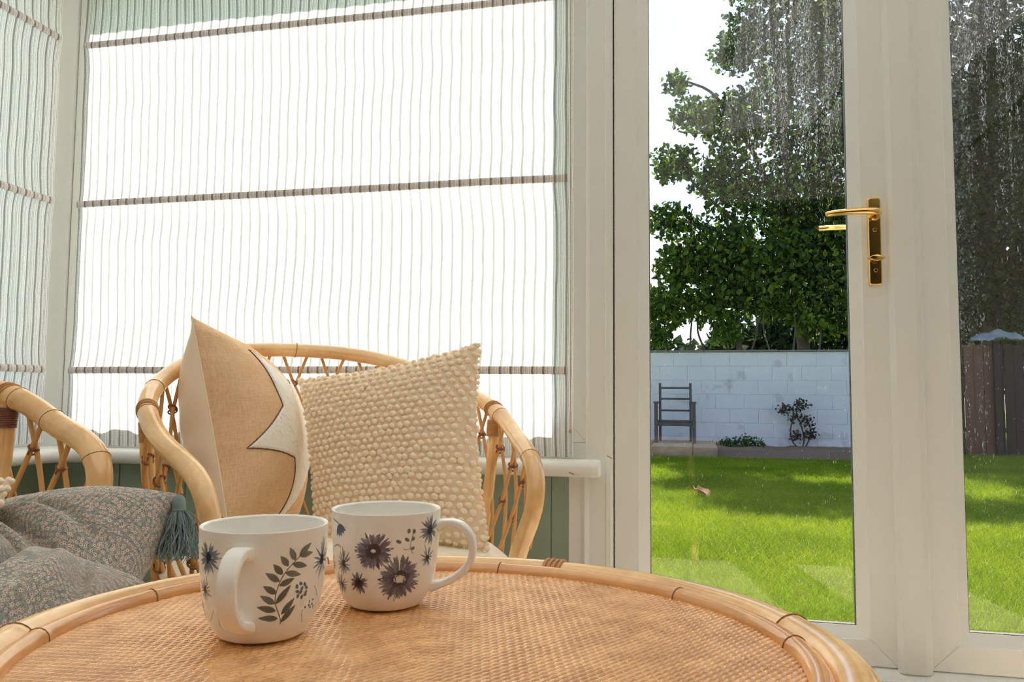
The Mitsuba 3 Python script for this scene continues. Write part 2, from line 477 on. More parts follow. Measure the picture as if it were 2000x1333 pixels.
# plain walls further back, outside the picture
lab(add("wall_left_back", cat_mesh([box(-1.86, -1.756, -2.6, 0.198, 0.4251, 2.02), hull([[x, y, z] for x in (-1.86, -1.80) for y, z in ((1.97, 2.1205), (-2.6, 2.1205), (-2.6, 2.72), (1.97, 2.1206))])]), "m_cream_wall"), "cream wall further back on the left", kind="structure")

# corner post: two flat faces with a chamfer between
cp = [(-1.764, 1.835), (-1.738, 1.835), (-1.702, 1.866), (-1.702, 1.95), (-1.83, 1.95), (-1.83, 1.835)]
lab(add("trim_4", hull([[x, y, z] for x, y in cp for z in (0.44, 2.05)]), "m_pvc"), "white corner post between the two blinds", kind="structure")
# coupling post between window and door: flat face, rounded edges, and a step
lab(add("trim_5", hull([[x, y, z] for z in (0.0, 2.05) for x, y in ((-0.245, 1.93), (-0.245, 1.871), (-0.242, 1.864), (-0.236, 1.861), (-0.188, 1.861), (-0.1808, 1.868), (-0.1808, 1.93))]), "m_pvc"), "white post between window and garden door", kind="structure")
add("cover_strip", hull([[x, y, z] for z in (0.0, 2.05) for x, y in ((-0.1985, 1.8605), (-0.196, 1.8575), (-0.1865, 1.8575), (-0.1815, 1.863), (-0.1815, 1.868), (-0.1985, 1.868))]), "m_pvc_bead", "trim_5")
add("lower_cover_strip", hull([[x, y, z] for z in (0.0, 0.418) for x, y in ((-0.257, 1.866), (-0.254, 1.859), (-0.246, 1.855), (-0.2365, 1.859), (-0.2345, 1.866))]), "m_pvc_bead", "trim_5")
lab(add("trim_6", box(-0.2848, -0.2455, 1.862, 1.93, 0.0, 0.418, 0.002), "m_pvc"), "white upright beside the green wall", kind="structure")
add("scuff_mark", hull([[-0.1885 + a, 1.8569 + b, 0.4635 - a * 0.5 + c] for a in (-0.006, 0.006) for b in (0, 0.0008) for c in (-0.0009, 0.0009)]), "m_stitch", "trim_5")

# sill: a nosed profile swept along the front wall, round the corner and along the left wall
def sweep_sill():
    prof = [(0.075, -0.001)]
    for a in np.linspace(90, -90, 13):
        prof.append((-0.0005 - 0.0 + 0.018 - 0.0185 * math.cos(math.radians(a)) * 1.0, -0.0185 + 0.0185 * math.sin(math.radians(a))))
    prof += [(0.055, -0.037), (0.055, -0.02), (0.075, -0.02)]
    path, nrm = [], []
    for x in np.linspace(-0.223, -1.57, 12):
        path.append((x, 1.80)); nrm.append((0, 1))
    R = 0.06
    for a in np.linspace(0, 90, 12)[1:]:
        a = math.radians(a)
        path.append((-1.57 - R * math.sin(a), 1.80 - R * (1 - math.cos(a)))); nrm.append((-math.sin(a), math.cos(a)))
    for y in np.linspace(1.74, 0.1, 12)[1:]:
        path.append((-1.63, y)); nrm.append((-1, 0))
    V = np.array([[[p[0] + n[0] * o, p[1] + n[1] * o, 0.456 + z] for o, z in prof] for p, n in zip(path, nrm)])
    n, m = len(path), len(prof)
    i, j = np.meshgrid(np.arange(n - 1), np.arange(m), indexing="ij")
    q = np.stack([i * m + j, i * m + (j + 1) % m, (i + 1) * m + (j + 1) % m, (i + 1) * m + j], -1).reshape(-1, 4)
    return V.reshape(-1, 3), np.vstack([q[:, [2, 1, 0]], q[:, [3, 2, 0]]])


# the flat top behind the nose
lab(add("trim_7", sweep_sill(), "m_pvc", smooth=40), "white window sill with a rounded nose", kind="structure")
add("sill_board", cat_mesh([box(-1.70, -0.223, 1.818, 1.90, 0.440, 0.4562), box(-1.80, -1.645, 0.1, 1.875, 0.440, 0.4561)]), "m_pvc", "trim_7")
ec = []
for x in (-0.2245, -0.2085):
    for a in np.linspace(90, -90, 9):
        s = 0.020 if x < -0.22 else 0.0175
        ec.append((x, 1.8185 - s * math.cos(math.radians(a)), 0.4375 + s * math.sin(math.radians(a))))
    ec += [(x, 1.861, 0.4375 + s), (x, 1.861, 0.4375 - s)]
add("end_cap", hull(ec), "m_pvc_bead", "trim_7", smooth=30)
add("scuff_mark", hull([[-0.268 + a, 1.7987 + b, 0.4285 - a * 0.4 + c] for a in (-0.006, 0.006) for b in (0, 0.002) for c in (-0.0008, 0.0008)]), "m_stitch", "trim_7")

# double doors
DY = 1.868
DZ0, DZ1 = 0.0315, 2.0


def leaf(door, x0, x1, label, wl=0.057, bead_w=0.0235, left_face=0.0, right_face=0.0):
    lab(key_of(door), label, kind="structure")
    for n, b in zip(("stile", "stile", "bottom_rail", "top_rail"), mitred(x0, x1, DZ0, DZ1, wl, DY, DY + 0.062)):
        add(n, b, "m_pvc", door)
    for b in beads(x0 + wl, x1 - wl, DZ0 + wl, DZ1 - wl, bead_w, DY + 0.002, DY + 0.016, DY + 0.03):
        add("bead", b, "m_pvc_bead", door)
    gx0, gx1, gz0, gz1 = x0 + wl + bead_w, x1 - wl - bead_w, DZ0 + wl + bead_w, DZ1 - wl - bead_w
    add("pane", sheet(gx0 - 0.004, gx1 + 0.004, DY + 0.0312, gz0 - 0.004, gz1 + 0.004), "m_glass", door)
    gk = [box(gx0 - 0.001, gx0 + 0.0012, DY + 0.017, DY + 0.0305, gz0, gz1), box(gx1 - 0.0012, gx1 + 0.001, DY + 0.017, DY + 0.0305, gz0, gz1), box(gx0 + 0.0012, gx1 - 0.0012, DY + 0.017, DY + 0.0305, gz0 - 0.001, gz0 + 0.0015)]
    lab(add("gasket", cat_mesh(gk), "m_gasket", door), "dark gasket round the pane")
    return gx0, gx1, gz0, gz1


G1 = leaf("door_1", -0.1775, 0.424, "white garden door with a gilt handle, left of the pair")
G2 = leaf("door_2", 0.4845, 1.085, "white garden door on the right of the pair")
lab(add("trim_8", hull([[x, y, z] for z in (0.026, 2.0) for x, y in ((0.421, DY - 0.003), (0.424, DY - 0.009), (0.431, DY - 0.015), (0.473, DY - 0.015), (0.485, DY - 0.009), (0.4885, DY - 0.003), (0.4885, DY), (0.421, DY))]), "m_pvc"), "white upright cover strip where the two doors meet", kind="structure")
add("core", box(0.4245, 0.484, DY + 0.001, DY + 0.06, 0.0325, 2.0), "m_pvc", "trim_8")
lab(add("trim_9", hull([[x, y, z] for x in (-0.19, 1.50) for y, z in ((DY - 0.028, 0.0), (DY - 0.028, 0.012), (DY - 0.022, 0.018), (DY - 0.004, 0.0205), (DY + 0.004, 0.0298), (DY + 0.07, 0.0298), (DY + 0.07, 0.0))]), "m_pvc"), "white threshold under the doors", kind="structure")
add("rebate", box(-0.1815, -0.1765, 1.878, 1.93, 0.0, 2.0), "m_gasket", "trim_5")
lab(add("trim_10", box(1.0865, 1.53, 1.862, 1.935, 0.0, 2.03, 0.002), "m_pvc"), "white panel right of the doors", kind="structure")
lab(add("trim_11", box(-0.1785, 1.0865, 1.862, 1.935, 2.001, 2.05, 0.002), "m_pvc"), "white frame head over the doors", kind="structure")


# gilt handle of door_1: parts under door_1__handle
def handle():
    h = key_of("handle", "door_1")
    cx, y0 = 0.3945, DY
    plate = []
    for dy, g in ((0.0, 0.0), (-0.007, 0.0), (-0.0095, 0.0022)):
        for z0, s in ((0.852, 1), (1.046, -1)):
            for a in np.linspace(0, 90, 5):
                a = math.radians(a)
                for sx in (-1, 1):
                    plate.append((cx + sx * (0.0135 - g - 0.004 + 0.004 * math.sin(a)), y0 + dy - 0.0001, z0 + s * (0.004 - 0.004 * math.cos(a) * 1.0 + g)))
    add("backplate", hull(plate), "m_brass", h)
    # lever: a boss, a neck and a flat bar sweeping left
    P = spline([(cx + 0.004, y0 - 0.009, 1.008), (cx + 0.003, y0 - 0.030, 1.008), (cx - 0.004, y0 - 0.044, 1.008), (cx - 0.03, y0 - 0.048, 1.0085), (cx - 0.07, y0 - 0.047, 1.008), (cx - 0.098, y0 - 0.043, 1.0065), (cx - 0.106, y0 - 0.041, 1.0055)], 40)
    r = np.interp(np.linspace(0, 1, 40), [0, 0.2, 0.35, 0.8, 0.95, 1], [0.0085, 0.0085, 0.0078, 0.0066, 0.0062, 0.003])
    add("lever", tube(P, r, 16), "m_brass", h, smooth=40)
    add("collar", move(lathe([(0.0, 0), (0.0115, 0), (0.0115, 0.004), (0.009, 0.007), (0.0, 0.007)], 28), (0, 0, 0)), "m_brass", h, smooth=30)
    k = list(scene)[-1]
    v, f = lathe([(0.0, 0), (0.0115, 0), (0.0115, 0.004), (0.009, 0.007), (0.0, 0.007)], 28)
    scene[k] = mikit.ply((np.c_[v[:, 0] + cx, y0 - 0.0096 - v[:, 2], v[:, 1] + 1.006], f), "m_brass", 30)
    v, f = lathe([(0.0, 0), (0.0042, 0), (0.0042, 0.0012), (0.0036, 0.0018), (0.0, 0.0018)], 20)
    add("screw", (np.c_[v[:, 0] + cx, y0 - 0.0096 - v[:, 2], v[:, 1] + 0.974], f), "m_brass", h, smooth=30)
    add("screw", (np.c_[v[:, 0] + cx, y0 - 0.0096 - v[:, 2], v[:, 1] + 0.884], f), "m_brass", h, smooth=30)
    wing = []
    for a in np.linspace(0, 2 * np.pi, 24, endpoint=False):
        rr = 0.0095 + 0.0085 * abs(math.cos(a)) ** 3
        for d, sc in ((-0.0255, 0.8), (-0.0235, 1.0), (-0.0165, 1.0), (-0.0145, 0.8)):
            wing.append((cx + rr * math.cos(a) * sc, y0 + d, 0.910 + 0.0075 * math.sin(a) * sc))
    add("thumb_turn", hull(wing), "m_brass", h, smooth=40)
    v, f = lathe([(0.0, 0), (0.0085, 0), (0.0085, 0.006), (0.0, 0.006)], 24)
    add("lock_cylinder", (np.c_[v[:, 0] + cx, y0 - 0.0095 - v[:, 2] * 1.2, v[:, 1] + 0.908], f), "m_brass", h, smooth=30)
    o = key_of("outer_handle", "door_1")
    P = spline([(cx, y0 + 0.0625, 1.006), (cx, y0 + 0.09, 1.006), (cx - 0.01, y0 + 0.105, 1.006), (cx - 0.05, y0 + 0.108, 1.006), (cx - 0.098, y0 + 0.104, 1.004)], 30)
    add("lever", tube(P, 0.0066, 12), "m_brass", o, smooth=40)
    add("backplate", box(cx - 0.0135, cx + 0.0135, y0 + 0.0621, y0 + 0.07, 0.85, 1.046, 0.002), "m_brass", o)


handle()


# dust streaks and drops on the outside of the panes: real flecks standing proud of the glass
def dust(door, g, n_flecks, n_drops, seed, heavy):
    r = np.random.default_rng(seed)
    V, Fc = [], []
    x = r.uniform(g[0], g[1], n_flecks)
    z = g[2] + (g[3] - g[2]) * r.random(n_flecks)
    keep = r.random(n_flecks) < np.clip((meshkit.fbm(np.c_[x * 120, z * 4.0, z * 0 + seed], 3, seed) - 0.30) * 2.2, 0, 1) * np.clip(heavy(x, z), 0, 1)
    x, z = x[keep], z[keep]
    y = np.full(len(x), DY + 0.0317)
    w = r.uniform(0.00006, 0.00016, len(x))
    h = np.exp(r.normal(math.log(0.0009), 0.7, len(x)))
    tl = r.normal(0, 0.12, len(x)) * h
    v = np.stack([np.c_[x - w, y, z - h], np.c_[x + w, y, z - h], np.c_[x + w + tl, y, z + h], np.c_[x - w + tl, y, z + h]], 1).reshape(-1, 3)
    q = np.arange(len(x))[:, None] * 4 + np.arange(4)
    lab(add("dust_streaks", (v, q), "m_dust", door), "pale dust streaks and specks on the glass", kind="stuff")


def dust_marks(door, pts):
    V = []
    for (x, z, w, h, a) in pts:
        u = np.array([math.cos(a), math.sin(a)])
        t = np.array([-u[1], u[0]])
        an = np.arange(8) * np.pi / 4
        ring = np.array([x, z]) + w * np.cos(an)[:, None] * u + h * np.sin(an)[:, None] * t
        V.append((np.c_[ring[:, 0], np.full(8, DY + 0.0318), ring[:, 1]], np.array([[0, i, i + 1] for i in range(1, 7)])))
    add("speck", cat_mesh(V), "m_dust", door)
    lab(list(scene)[-1], "white specks on the glass", kind="stuff")


dust("door_1", G1, 260000, 0, 5, lambda x, z: 0.012 + 0.6 * np.clip((z - 1.0) / 0.35, 0, 1) * np.clip((x - 0.02) / 0.14, 0, 1) + 0.035 * np.clip((x - 0.2) / 0.1, 0, 1))
dust("door_2", G2, 220000, 0, 9, lambda x, z: 0.025 + 0.45 * np.clip((z - 0.95) / 0.35, 0, 1) + 0.05 * (x < 0.62))


def drops(door, xr, zr, n, seed):
    r = np.random.default_rng(seed)
    V = []
    base, f = lathe([(1.0, 0.0), (0.8, 0.35), (0.45, 0.55), (0.0, 0.62)], 7)
    for _ in range(n):
        x, z = r.uniform(*xr), r.uniform(*zr)
        if r.random() > 0.25 + 0.75 * math.exp(-((x - xr[0]) / (0.45 * (xr[1] - xr[0]))) ** 2):
            continue
        s = 0.0006 + 0.0011 * r.random() ** 2
        V.append((np.c_[x + base[:, 0] * s, DY + 0.0316 + base[:, 2] * s * 0.9, z + base[:, 1] * s * 1.25], f))
    lab(add("water_drops", cat_mesh(V), "m_drop", door, smooth=60), "small water drops on the glass", kind="stuff")


drops("door_2", (0.562, 0.612), (0.68, 1.5), 2600, 3)
drops("door_1", (0.10, 0.335), (1.1, 1.5), 500, 4)

# ------------------------------------------------------------------ roman blinds
BARS = (1.572, 1.122, 0.664)


def blind(key, x0, x1, flip, mapper, seed, bottom=0.462):
    zs = np.unique(np.r_[np.linspace(bottom, 2.03, 190), [b + d for b in BARS for d in (-0.009, -0.005, 0.0, 0.005, 0.009)]])
    xs = np.linspace(x0, x1, 330)
    X, Z = np.meshgrid(xs, zs, indexing="ij")
    near = sum(np.exp(-((Z - b) / 0.03) ** 2) for b in BARS)
    wob = (meshkit.fbm(np.stack([X * 2.0, Z * 5.0, X * 0 + seed], -1), 3, seed) - 0.5)
    crease = np.sin(X / PERIOD * 2 * np.pi / 2.0 + 3 * meshkit.noise(np.stack([X * 3, Z * 2, X * 0], -1), seed + 1))
    low = np.clip((BARS[-1] - Z) / 0.2, 0, 1)
    xw = 0.012 * wob + 0.004 * (meshkit.noise(np.stack([Z * 14, X * 1.2, X * 0 + 5], -1), seed + 2) - 0.5) + 0.010 * low * (meshkit.noise(np.stack([X * 5, Z * 3, X * 0], -1), seed + 4) - 0.5)
    dep = 0.010 * wob + 0.0016 * crease * (1 - 0.6 * near) - 0.004 * near - 0.004 * low * np.sin(X * 60)
    xw *= np.clip(np.minimum(X - x0, x1 - X) / 0.03, 0.35, 1)
    v = mapper(np.c_[(X + xw).ravel(), dep.ravel(), Z.ravel()])
    uv = np.c_[(X - x0).ravel(), Z.ravel()]
    lab(add("fabric", (v, grid_faces(len(xs), len(zs))), "m_blind", key, smooth=True, uv=uv), "striped translucent cotton")
    for b in BARS:   # rod pockets: folded cloth over a slat, proud of the fabric towards the room
        xs2 = np.linspace(x0 + 0.004, x1 - 0.012, 200)
        prof = [(-0.0095, 0.000), (-0.0085, -0.0035), (0.0, -0.0055), (0.0085, -0.0035), (0.0095, 0.000), (0.0, 0.0012)]
        sag = 0.003 * (meshkit.noise(np.c_[xs2 * 4, xs2 * 0 + b * 9, xs2 * 0], seed + 7) - 0.5)
        yy = 0.006 * (meshkit.fbm(np.c_[xs2 * 2.0, xs2 * 0 + b * 5, xs2 * 0 + seed], 3, seed) - 0.5) - 0.0065
        V = np.stack([np.c_[xs2, yy + pd, b + sag + pz] for pz, pd in prof], 1)
        n, m = len(xs2), len(prof)
        i, j = np.meshgrid(np.arange(n - 1), np.arange(m), indexing="ij")
        q = np.stack([i * m + j, i * m + (j + 1) % m, (i + 1) * m + (j + 1) % m, (i + 1) * m + j], -1).reshape(-1, 4)
        uv = np.repeat(np.c_[xs2 - x0, xs2 * 0 + b], m, 0)
        lab(add("rod_pocket", (mapper(V.reshape(-1, 3)), np.vstack([q[:, [0, 1, 2]], q[:, [0, 2, 3]]])), "m_blind", key, smooth=True, uv=uv), "stitched rod pocket across the blind")
        rod = np.stack([np.c_[xs2, yy + pd, b + sag + pz] for pz, pd in ((-0.0082, -0.0012), (0.0, -0.0042), (0.0082, -0.0012), (0.0082, 0.0002), (-0.0082, 0.0002))], 1)
        m = 5
        i, j = np.meshgrid(np.arange(n - 1), np.arange(m), indexing="ij")
        q = np.stack([i * m + j, i * m + (j + 1) % m, (i + 1) * m + (j + 1) % m, (i + 1) * m + j], -1).reshape(-1, 4)
        add("rod", (mapper(rod.reshape(-1, 3)), np.vstack([q[:, [0, 1, 2]], q[:, [0, 2, 3]]])), "m_slat", key)


k = thing("roman_blind", "wide striped cream blind drawn down over the sunlit window", "blind")
blind(k, -1.655, -0.272, False, lambda p: np.c_[p[:, 0], 1.846 + p[:, 1], p[:, 2]], 3)
lab(add("cord", tube(spline([(-0.279, 1.842, 2.0), (-0.2785, 1.842, 1.2), (-0.277, 1.841, 0.8), (-0.2775, 1.840, 0.53)], 60), 0.0009, 6), "m_wrap_light", k, smooth=60), "thin hanging cord")
add("cord_knob", move(lathe([(0.0, -0.007), (0.003, -0.006), (0.0035, -0.001), (0.0015, 0.004), (0.0, 0.005)], 14), (-0.2775, 1.840, 0.524)), "m_wrap_light", k, smooth=60)
k = thing("roman_blind", "striped blind in shade on the left wall beside the corner post", "blind")
blind(k, 0.25, 1.795, True, lambda p: np.c_[-1.690 - p[:, 1], p[:, 0], p[:, 2]], 8, 0.47)

# ------------------------------------------------------------------ rattan armchairs


def half_curve(p):
    W, Dp, A, tap, z0, z45, z90, zA, dz, back = p
    return np.array([(0, Dp, z0), (W * math.sin(math.pi / 8), Dp * math.cos(math.pi / 8), 0.75 * z0 + 0.25 * z45 + (z0 - z45) * 0.05), (W * math.sin(math.pi / 4), Dp * math.cos(math.pi / 4), z45),
                     (W * math.sin(3 * math.pi / 8), Dp * math.cos(3 * math.pi / 8), (z45 + z90) / 2), (W, 0, z90), (W - tap * 0.35, -A * 0.5, (z90 + zA) / 2), (W - tap, -A, zA),
                     (W - tap * 1.15 - 0.005, -A - 0.02, zA - 0.06), (W - tap * 1.3 - 0.01, -A + back, zA - dz)])


def armchair(center, yaw, par, label, seat_z, tube_r, cane_r, spacing, node_frac, pale):
    t = thing("rattan_armchair", label, "chair")
    P = half_curve(par)
    C = np.vstack([P[:0:-1] * [-1, 1, 1], P])
    loc = spline(C, 201)
    mv = lambda q: move((np.asarray(q), 0), (center[0], center[1], 0), yaw)[0]
    # the hoop runs on down as the two front legs
    e = C[-1]
    down = [(e[0] - 0.004, e[1] + 0.012, e[2] - 0.12), (e[0] - 0.006, e[1] + 0.016, 0.0)]
    C2 = np.vstack([[(-a, b, c) for a, b, c in down[::-1]], C, down])
    H = spline(C2, 380)
    H[:, 2] = np.maximum(H[:, 2], 0.0)
    Hw = mv(H)
    s = arclen(H)
    nodes = [f * s[-1] for f in node_frac]
    rr = bamboo_radius(Hw, tube_r, nodes, 0.06, 0.006, 0.02, 3)
    hoop = add("hoop_frame", tube(Hw, rr, 18), "m_rattan", t, smooth=60)
    for n in nodes:
        add("node_ring", ring_at(Hw, n, tube_r * 1.055, 0.0008, 22, 0.002), "m_node", t, smooth=60)
    # seat ring, woven seat, rear posts
    ringz = seat_z - 0.045
    an = np.linspace(0, 2 * np.pi, 97)[:-1]
    base = np.array([[q[0] * 0.88, q[1] * 0.86, ringz] for q in loc])
    front = np.array([[x, base[-1][1] - 0.03 * (1 - (x / base[-1][0]) ** 2), ringz] for x in np.linspace(base[-1][0], base[0][0], 30)[1:-1]])
    ring = np.vstack([base[5:-5], front])
    add("seat_ring", tube(mv(spline(ring[::6], 160, closed=True)), tube_r * 0.85, 12, closed=True), "m_rattan", t, smooth=60)
    c0 = ring.mean(0)
    inner = spline(ring[::6], 80, closed=True)
    V = np.vstack([mv(inner + [0, 0, 0.008]), mv(inner - [0, 0, 0.008]), mv([c0 + [0, 0, 0.008]]), mv([c0 - [0, 0, 0.008]])])
    n = len(inner)
    i = np.arange(n)
    j = (i + 1) % n
    add("seat", (V, np.vstack([np.stack([i * 0 + 2 * n, i, j], 1), np.stack([i * 0 + 2 * n + 1, j + n, i + n], 1), np.stack([i, i + n, j + n], 1), np.stack([i, j + n, j], 1)])), "m_cane", t)
    pi = (47, 153)
    for a in pi:
        top = loc[a] + [0, 0, -0.004]
        Q = mv(spline([top, top * [0.985, 0.985, 1] - [0, 0, 0.1], base[a] * [1.03, 1.03, 1], [base[a][0] * 1.0, base[a][1] * 1.05, 0.0]], 60))
        add("post", tube(Q, bamboo_radius(Q, tube_r * 0.72, [0.16], 0.08, 0.004), 14), "m_rattan", t, smooth=60)
        w = key_of("binding", t)
        sp = []
        for q in np.linspace(0, 1, 240):
            ang = q * 2 * np.pi * 11
            zz = top[2] - 0.017 - q * 0.034
            sp.append([top[0] * (1 - 0.01 * q) + (tube_r * 0.72 + 0.0014) * math.cos(ang), top[1] * (1 - 0.01 * q) + (tube_r * 0.72 + 0.0014) * math.sin(ang), zz])
        scene[w] = mikit.ply(tube(mv(sp), 0.0017, 6), "m_wrap_light" if pale else "m_wrap", 60)
        lab(w, "tan cane binding" if pale else "dark brown cane binding")
        for off in (-0.009, -0.004, 0.002):
            k0 = arclen(loc)[a]
            R = ring_at(mv(loc), k0 + off, tube_r * 1.06, 0.0016, 22, 0.004)
            add("lashing", R, "m_wrap_light", t, smooth=60)

    # lattice of thin canes between hoop and seat ring, two families crossing, bound at the crossings
    sl = arclen(loc)
    S0, S1 = sl[14], sl[-15]

    def surf(q, v, out):
        q = np.clip(q, S0, S1)
        a = np.array([np.interp(q, sl, loc[:, k]) for k in range(3)]).T
        b = np.array([np.interp(q, sl, base[:, k]) for k in range(3)]).T
        v = np.asarray(v)[:, None]
        p = a * (1 - v) + b * v
        rad = p[:, :2] / (np.linalg.norm(p[:, :2], axis=1, keepdims=True) + 1e-9)
        p[:, :2] += rad * (0.012 * np.sin(v * np.pi) + out)
        return p

    n = int((S1 - S0) / spacing)
    sp = (S1 - S0) / n
    reach = 2.0
    for k in range(n + 1):
        for sg in (-1, 1):
            q0 = S0 + k * sp + sg * sp * 0.13
            if q0 < S0 - 1e-6 or q0 > S1 + 1e-6:
                continue
            h = np.interp(q0, sl, loc[:, 2]) - ringz
            q1 = q0 + sg * sp * reach * (0.45 + 0.55 * h / 0.4)
            v = np.linspace(0.03, 1, 16)
            qq = q0 + (q1 - q0) * v
            ok = (qq >= S0 - 0.005) & (qq <= S1 + 0.005)
            if ok.sum() < 3:
                continue
            pts = surf(qq[ok], v[ok], sg * 0.0036)
            wob = (meshkit.noise(np.c_[pts * 14], k + 40) - 0.5)[:, None] * 0.006
            Q = mv(spline(pts + wob, 26))
            add("cane", tube(Q, bamboo_radius(Q, cane_r, [0.07 + 0.05 * random.random(), 0.21], 0.12, 0.003), 9), "m_cane", t, smooth=60)
    for k in range(n):
        for j in range(1, 5):
            qm = S0 + (k + j / 2) * sp
            if qm > S1 - 0.01:
                continue
            h = np.interp(qm, sl, loc[:, 2]) - ringz
            vv = (j / 2) / (reach * (0.45 + 0.55 * h / 0.4)) - 0.065
            if 0.12 < vv < 0.93:
                c = mv(surf(np.array([qm]), np.array([vv]), 0.0))[0]
                rd = c[:2] - np.array(center)
                rd = np.r_[rd / np.linalg.norm(rd), 0]
                tg = np.array([-rd[1], rd[0], 0])
                loops = [[c + 0.0085 * math.cos(a) * rd + 0.006 * math.sin(a) * tg * (1 if m else -1) + (0.0035 * (m - 0.5) * 2 + 0.005 * math.sin(a)) * np.array([0, 0, 1.0]) for a in np.linspace(0, 2 * np.pi, 13)[:-1]] for m in (0, 1)]
                add("cane_knot", cat_mesh([tube(l, 0.0017, 5, closed=True) for l in loops]), "m_wrap", t, smooth=60)
    return t, loc, base, mv


CH1 = (-0.6378, 1.3749), 0.7228, (0.3274, 0.3666, 0.2482, 0.0544, 0.7028, 0.6664, 0.5701, 0.4717, 0.1464, 0.0115)
CH2 = (-1.1358, 0.8148), 1.4765, (0.3184, 0.3418, 0.2015, 0.0404, 0.6999, 0.6606, 0.5874, 0.5052, 0.1186, -0.0027)
armchair(*CH1, "curved rattan armchair by the window with two cushions", 0.305, 0.0158, 0.0036, 0.082, (0.16, 0.285, 0.335, 0.50, 0.655, 0.72, 0.80), True)
armchair(*CH2, "rattan armchair at the left edge of the picture under floral cushions", 0.305, 0.0190, 0.0044, 0.085, (0.3, 0.5, 0.668, 0.705, 0.742, 0.80), False)

# ------------------------------------------------------------------ cushions


def pillow_surface(c00, c10, c11, c01, thick, nrm, nu=60, nv=60, pinch=0.05, p=2.4, q=0.55, side=1, wr=0.0, seed=0, sag=0.0):
    """One face of a pillow: bilinear between four corners, edges drawn in, bulging along nrm. Returns (nu,nv,3) points, and u, v in [-1, 1]."""
    u = np.sin(np.linspace(-np.pi / 2, np.pi / 2, nu))
    v = np.sin(np.linspace(-np.pi / 2, np.pi / 2, nv))
    U, Vv = np.meshgrid(u, v, indexing="ij")
    Ue = U * (1 - pinch * (1 - Vv ** 2))
    Ve = Vv * (1 - pinch * (1 - U ** 2))
    a, b = (Ue + 1) / 2, (Ve + 1) / 2
    c00, c10, c11, c01, nrm = (np.asarray(x, float) for x in (c00, c10, c11, c01, nrm))
    Pn = ((1 - a) * (1 - b))[..., None] * c00 + (a * (1 - b))[..., None] * c10 + (a * b)[..., None] * c11 + ((1 - a) * b)[..., None] * c01
    prof = np.clip((1 - np.abs(U) ** p) * (1 - np.abs(Vv) ** p), 0, 1) ** q
    h = thick * prof
    if wr:
        edge = np.clip(1 - prof, 0, 1)
        an = np.arctan2(Vv, U)
        rad = np.hypot(U, Vv)
        h = h + wr * prof ** 0.5 * edge * (np.sin(an * 13 + 4 * meshkit.noise(np.stack([U * 2, Vv * 2, U * 0], -1), seed)) * 0.5 + 1.2 * (meshkit.fbm(np.stack([U * 2.2, Vv * 2.2, U * 0 + seed], -1), 3, seed) - 0.5))
    Pn = Pn + side * h[..., None] * nrm + np.array([0, 0, -1.0]) * (sag * (1 - np.abs(U) ** 2) * (1 - np.abs(Vv) ** 2))[..., None]
    return Pn, U, Vv, prof


def outward(P, f, c):
    v = P.reshape(-1, 3)
    n = np.cross(v[f[:, 1]] - v[f[:, 0]], v[f[:, 2]] - v[f[:, 0]])
    g = (n * (v[f].mean(1) - c)).sum()
    return f if g > 0 else f[:, ::-1]


def unit(x):
    x = np.asarray(x, float)
    return x / np.linalg.norm(x)


# star cushion, standing on the left of the chair and seen almost edge on
A = np.array([-0.907, 1.300, 0.746])
e1 = unit([0.128, -0.055, -0.385])                 # down the near edge
e2 = np.array([-0.055, 0.33, -0.095])
e2 = unit(e2 - e1 * (e2 @ e1))                     # along the top edge, away from the viewer
nS = np.cross(e1, e2)
SS = 0.39
k = thing("star_cushion", "tan cushion with a white star standing on the rattan armchair", "cushion")
cor = (A, A + SS * e2, A + SS * e2 + SS * e1, A + SS * e1)
cS = A + SS * 0.5 * (e1 + e2)
Pf, U, Vv, pr = pillow_surface(*cor, 0.108, nS, 90, 90, 0.035, 2.2, 0.6, 1, 0.006, 4)
f = outward(Pf, grid_faces(90, 90), cS)
uvS = np.c_[U.ravel(), Vv.ravel()] * SS / 2
lab(add("front_cover", (Pf.reshape(-1, 3), f), "m_tan_linen", k, smooth=True, uv=uvS), "tan woven front")
Pb, *_ = pillow_surface(*cor, 0.108, nS, 90, 90, 0.035, 2.2, 0.6, -1, 0.017, 9)
lab(add("back_cover", (Pb.reshape(-1, 3), outward(Pb, grid_faces(90, 90), cS)), "m_cream_cotton", k, smooth=True), "plain cream cotton back")


def star_height(U, V):
    """> 0 inside a five-pointed star whose points lie on a circle of 0.93; U along the top edge, V down."""
    V = V - 0.07
    an = np.arctan2(-V, -(U - 0.06)) + 0.30
    r = np.hypot(U - 0.06, V)
    s = 2 * np.pi / 5
    a = np.abs((an + s / 2) % s - s / 2)
    R, r0 = 0.97, 0.47
    P1, P2 = np.array([R, 0.0]), np.array([r0 * math.cos(s / 2), r0 * math.sin(s / 2)])
    d = P2 - P1
    return ((r * np.cos(a) - P1[0]) * d[1] - (r * np.sin(a) - P1[1]) * d[0]) / np.linalg.norm(d) * -1


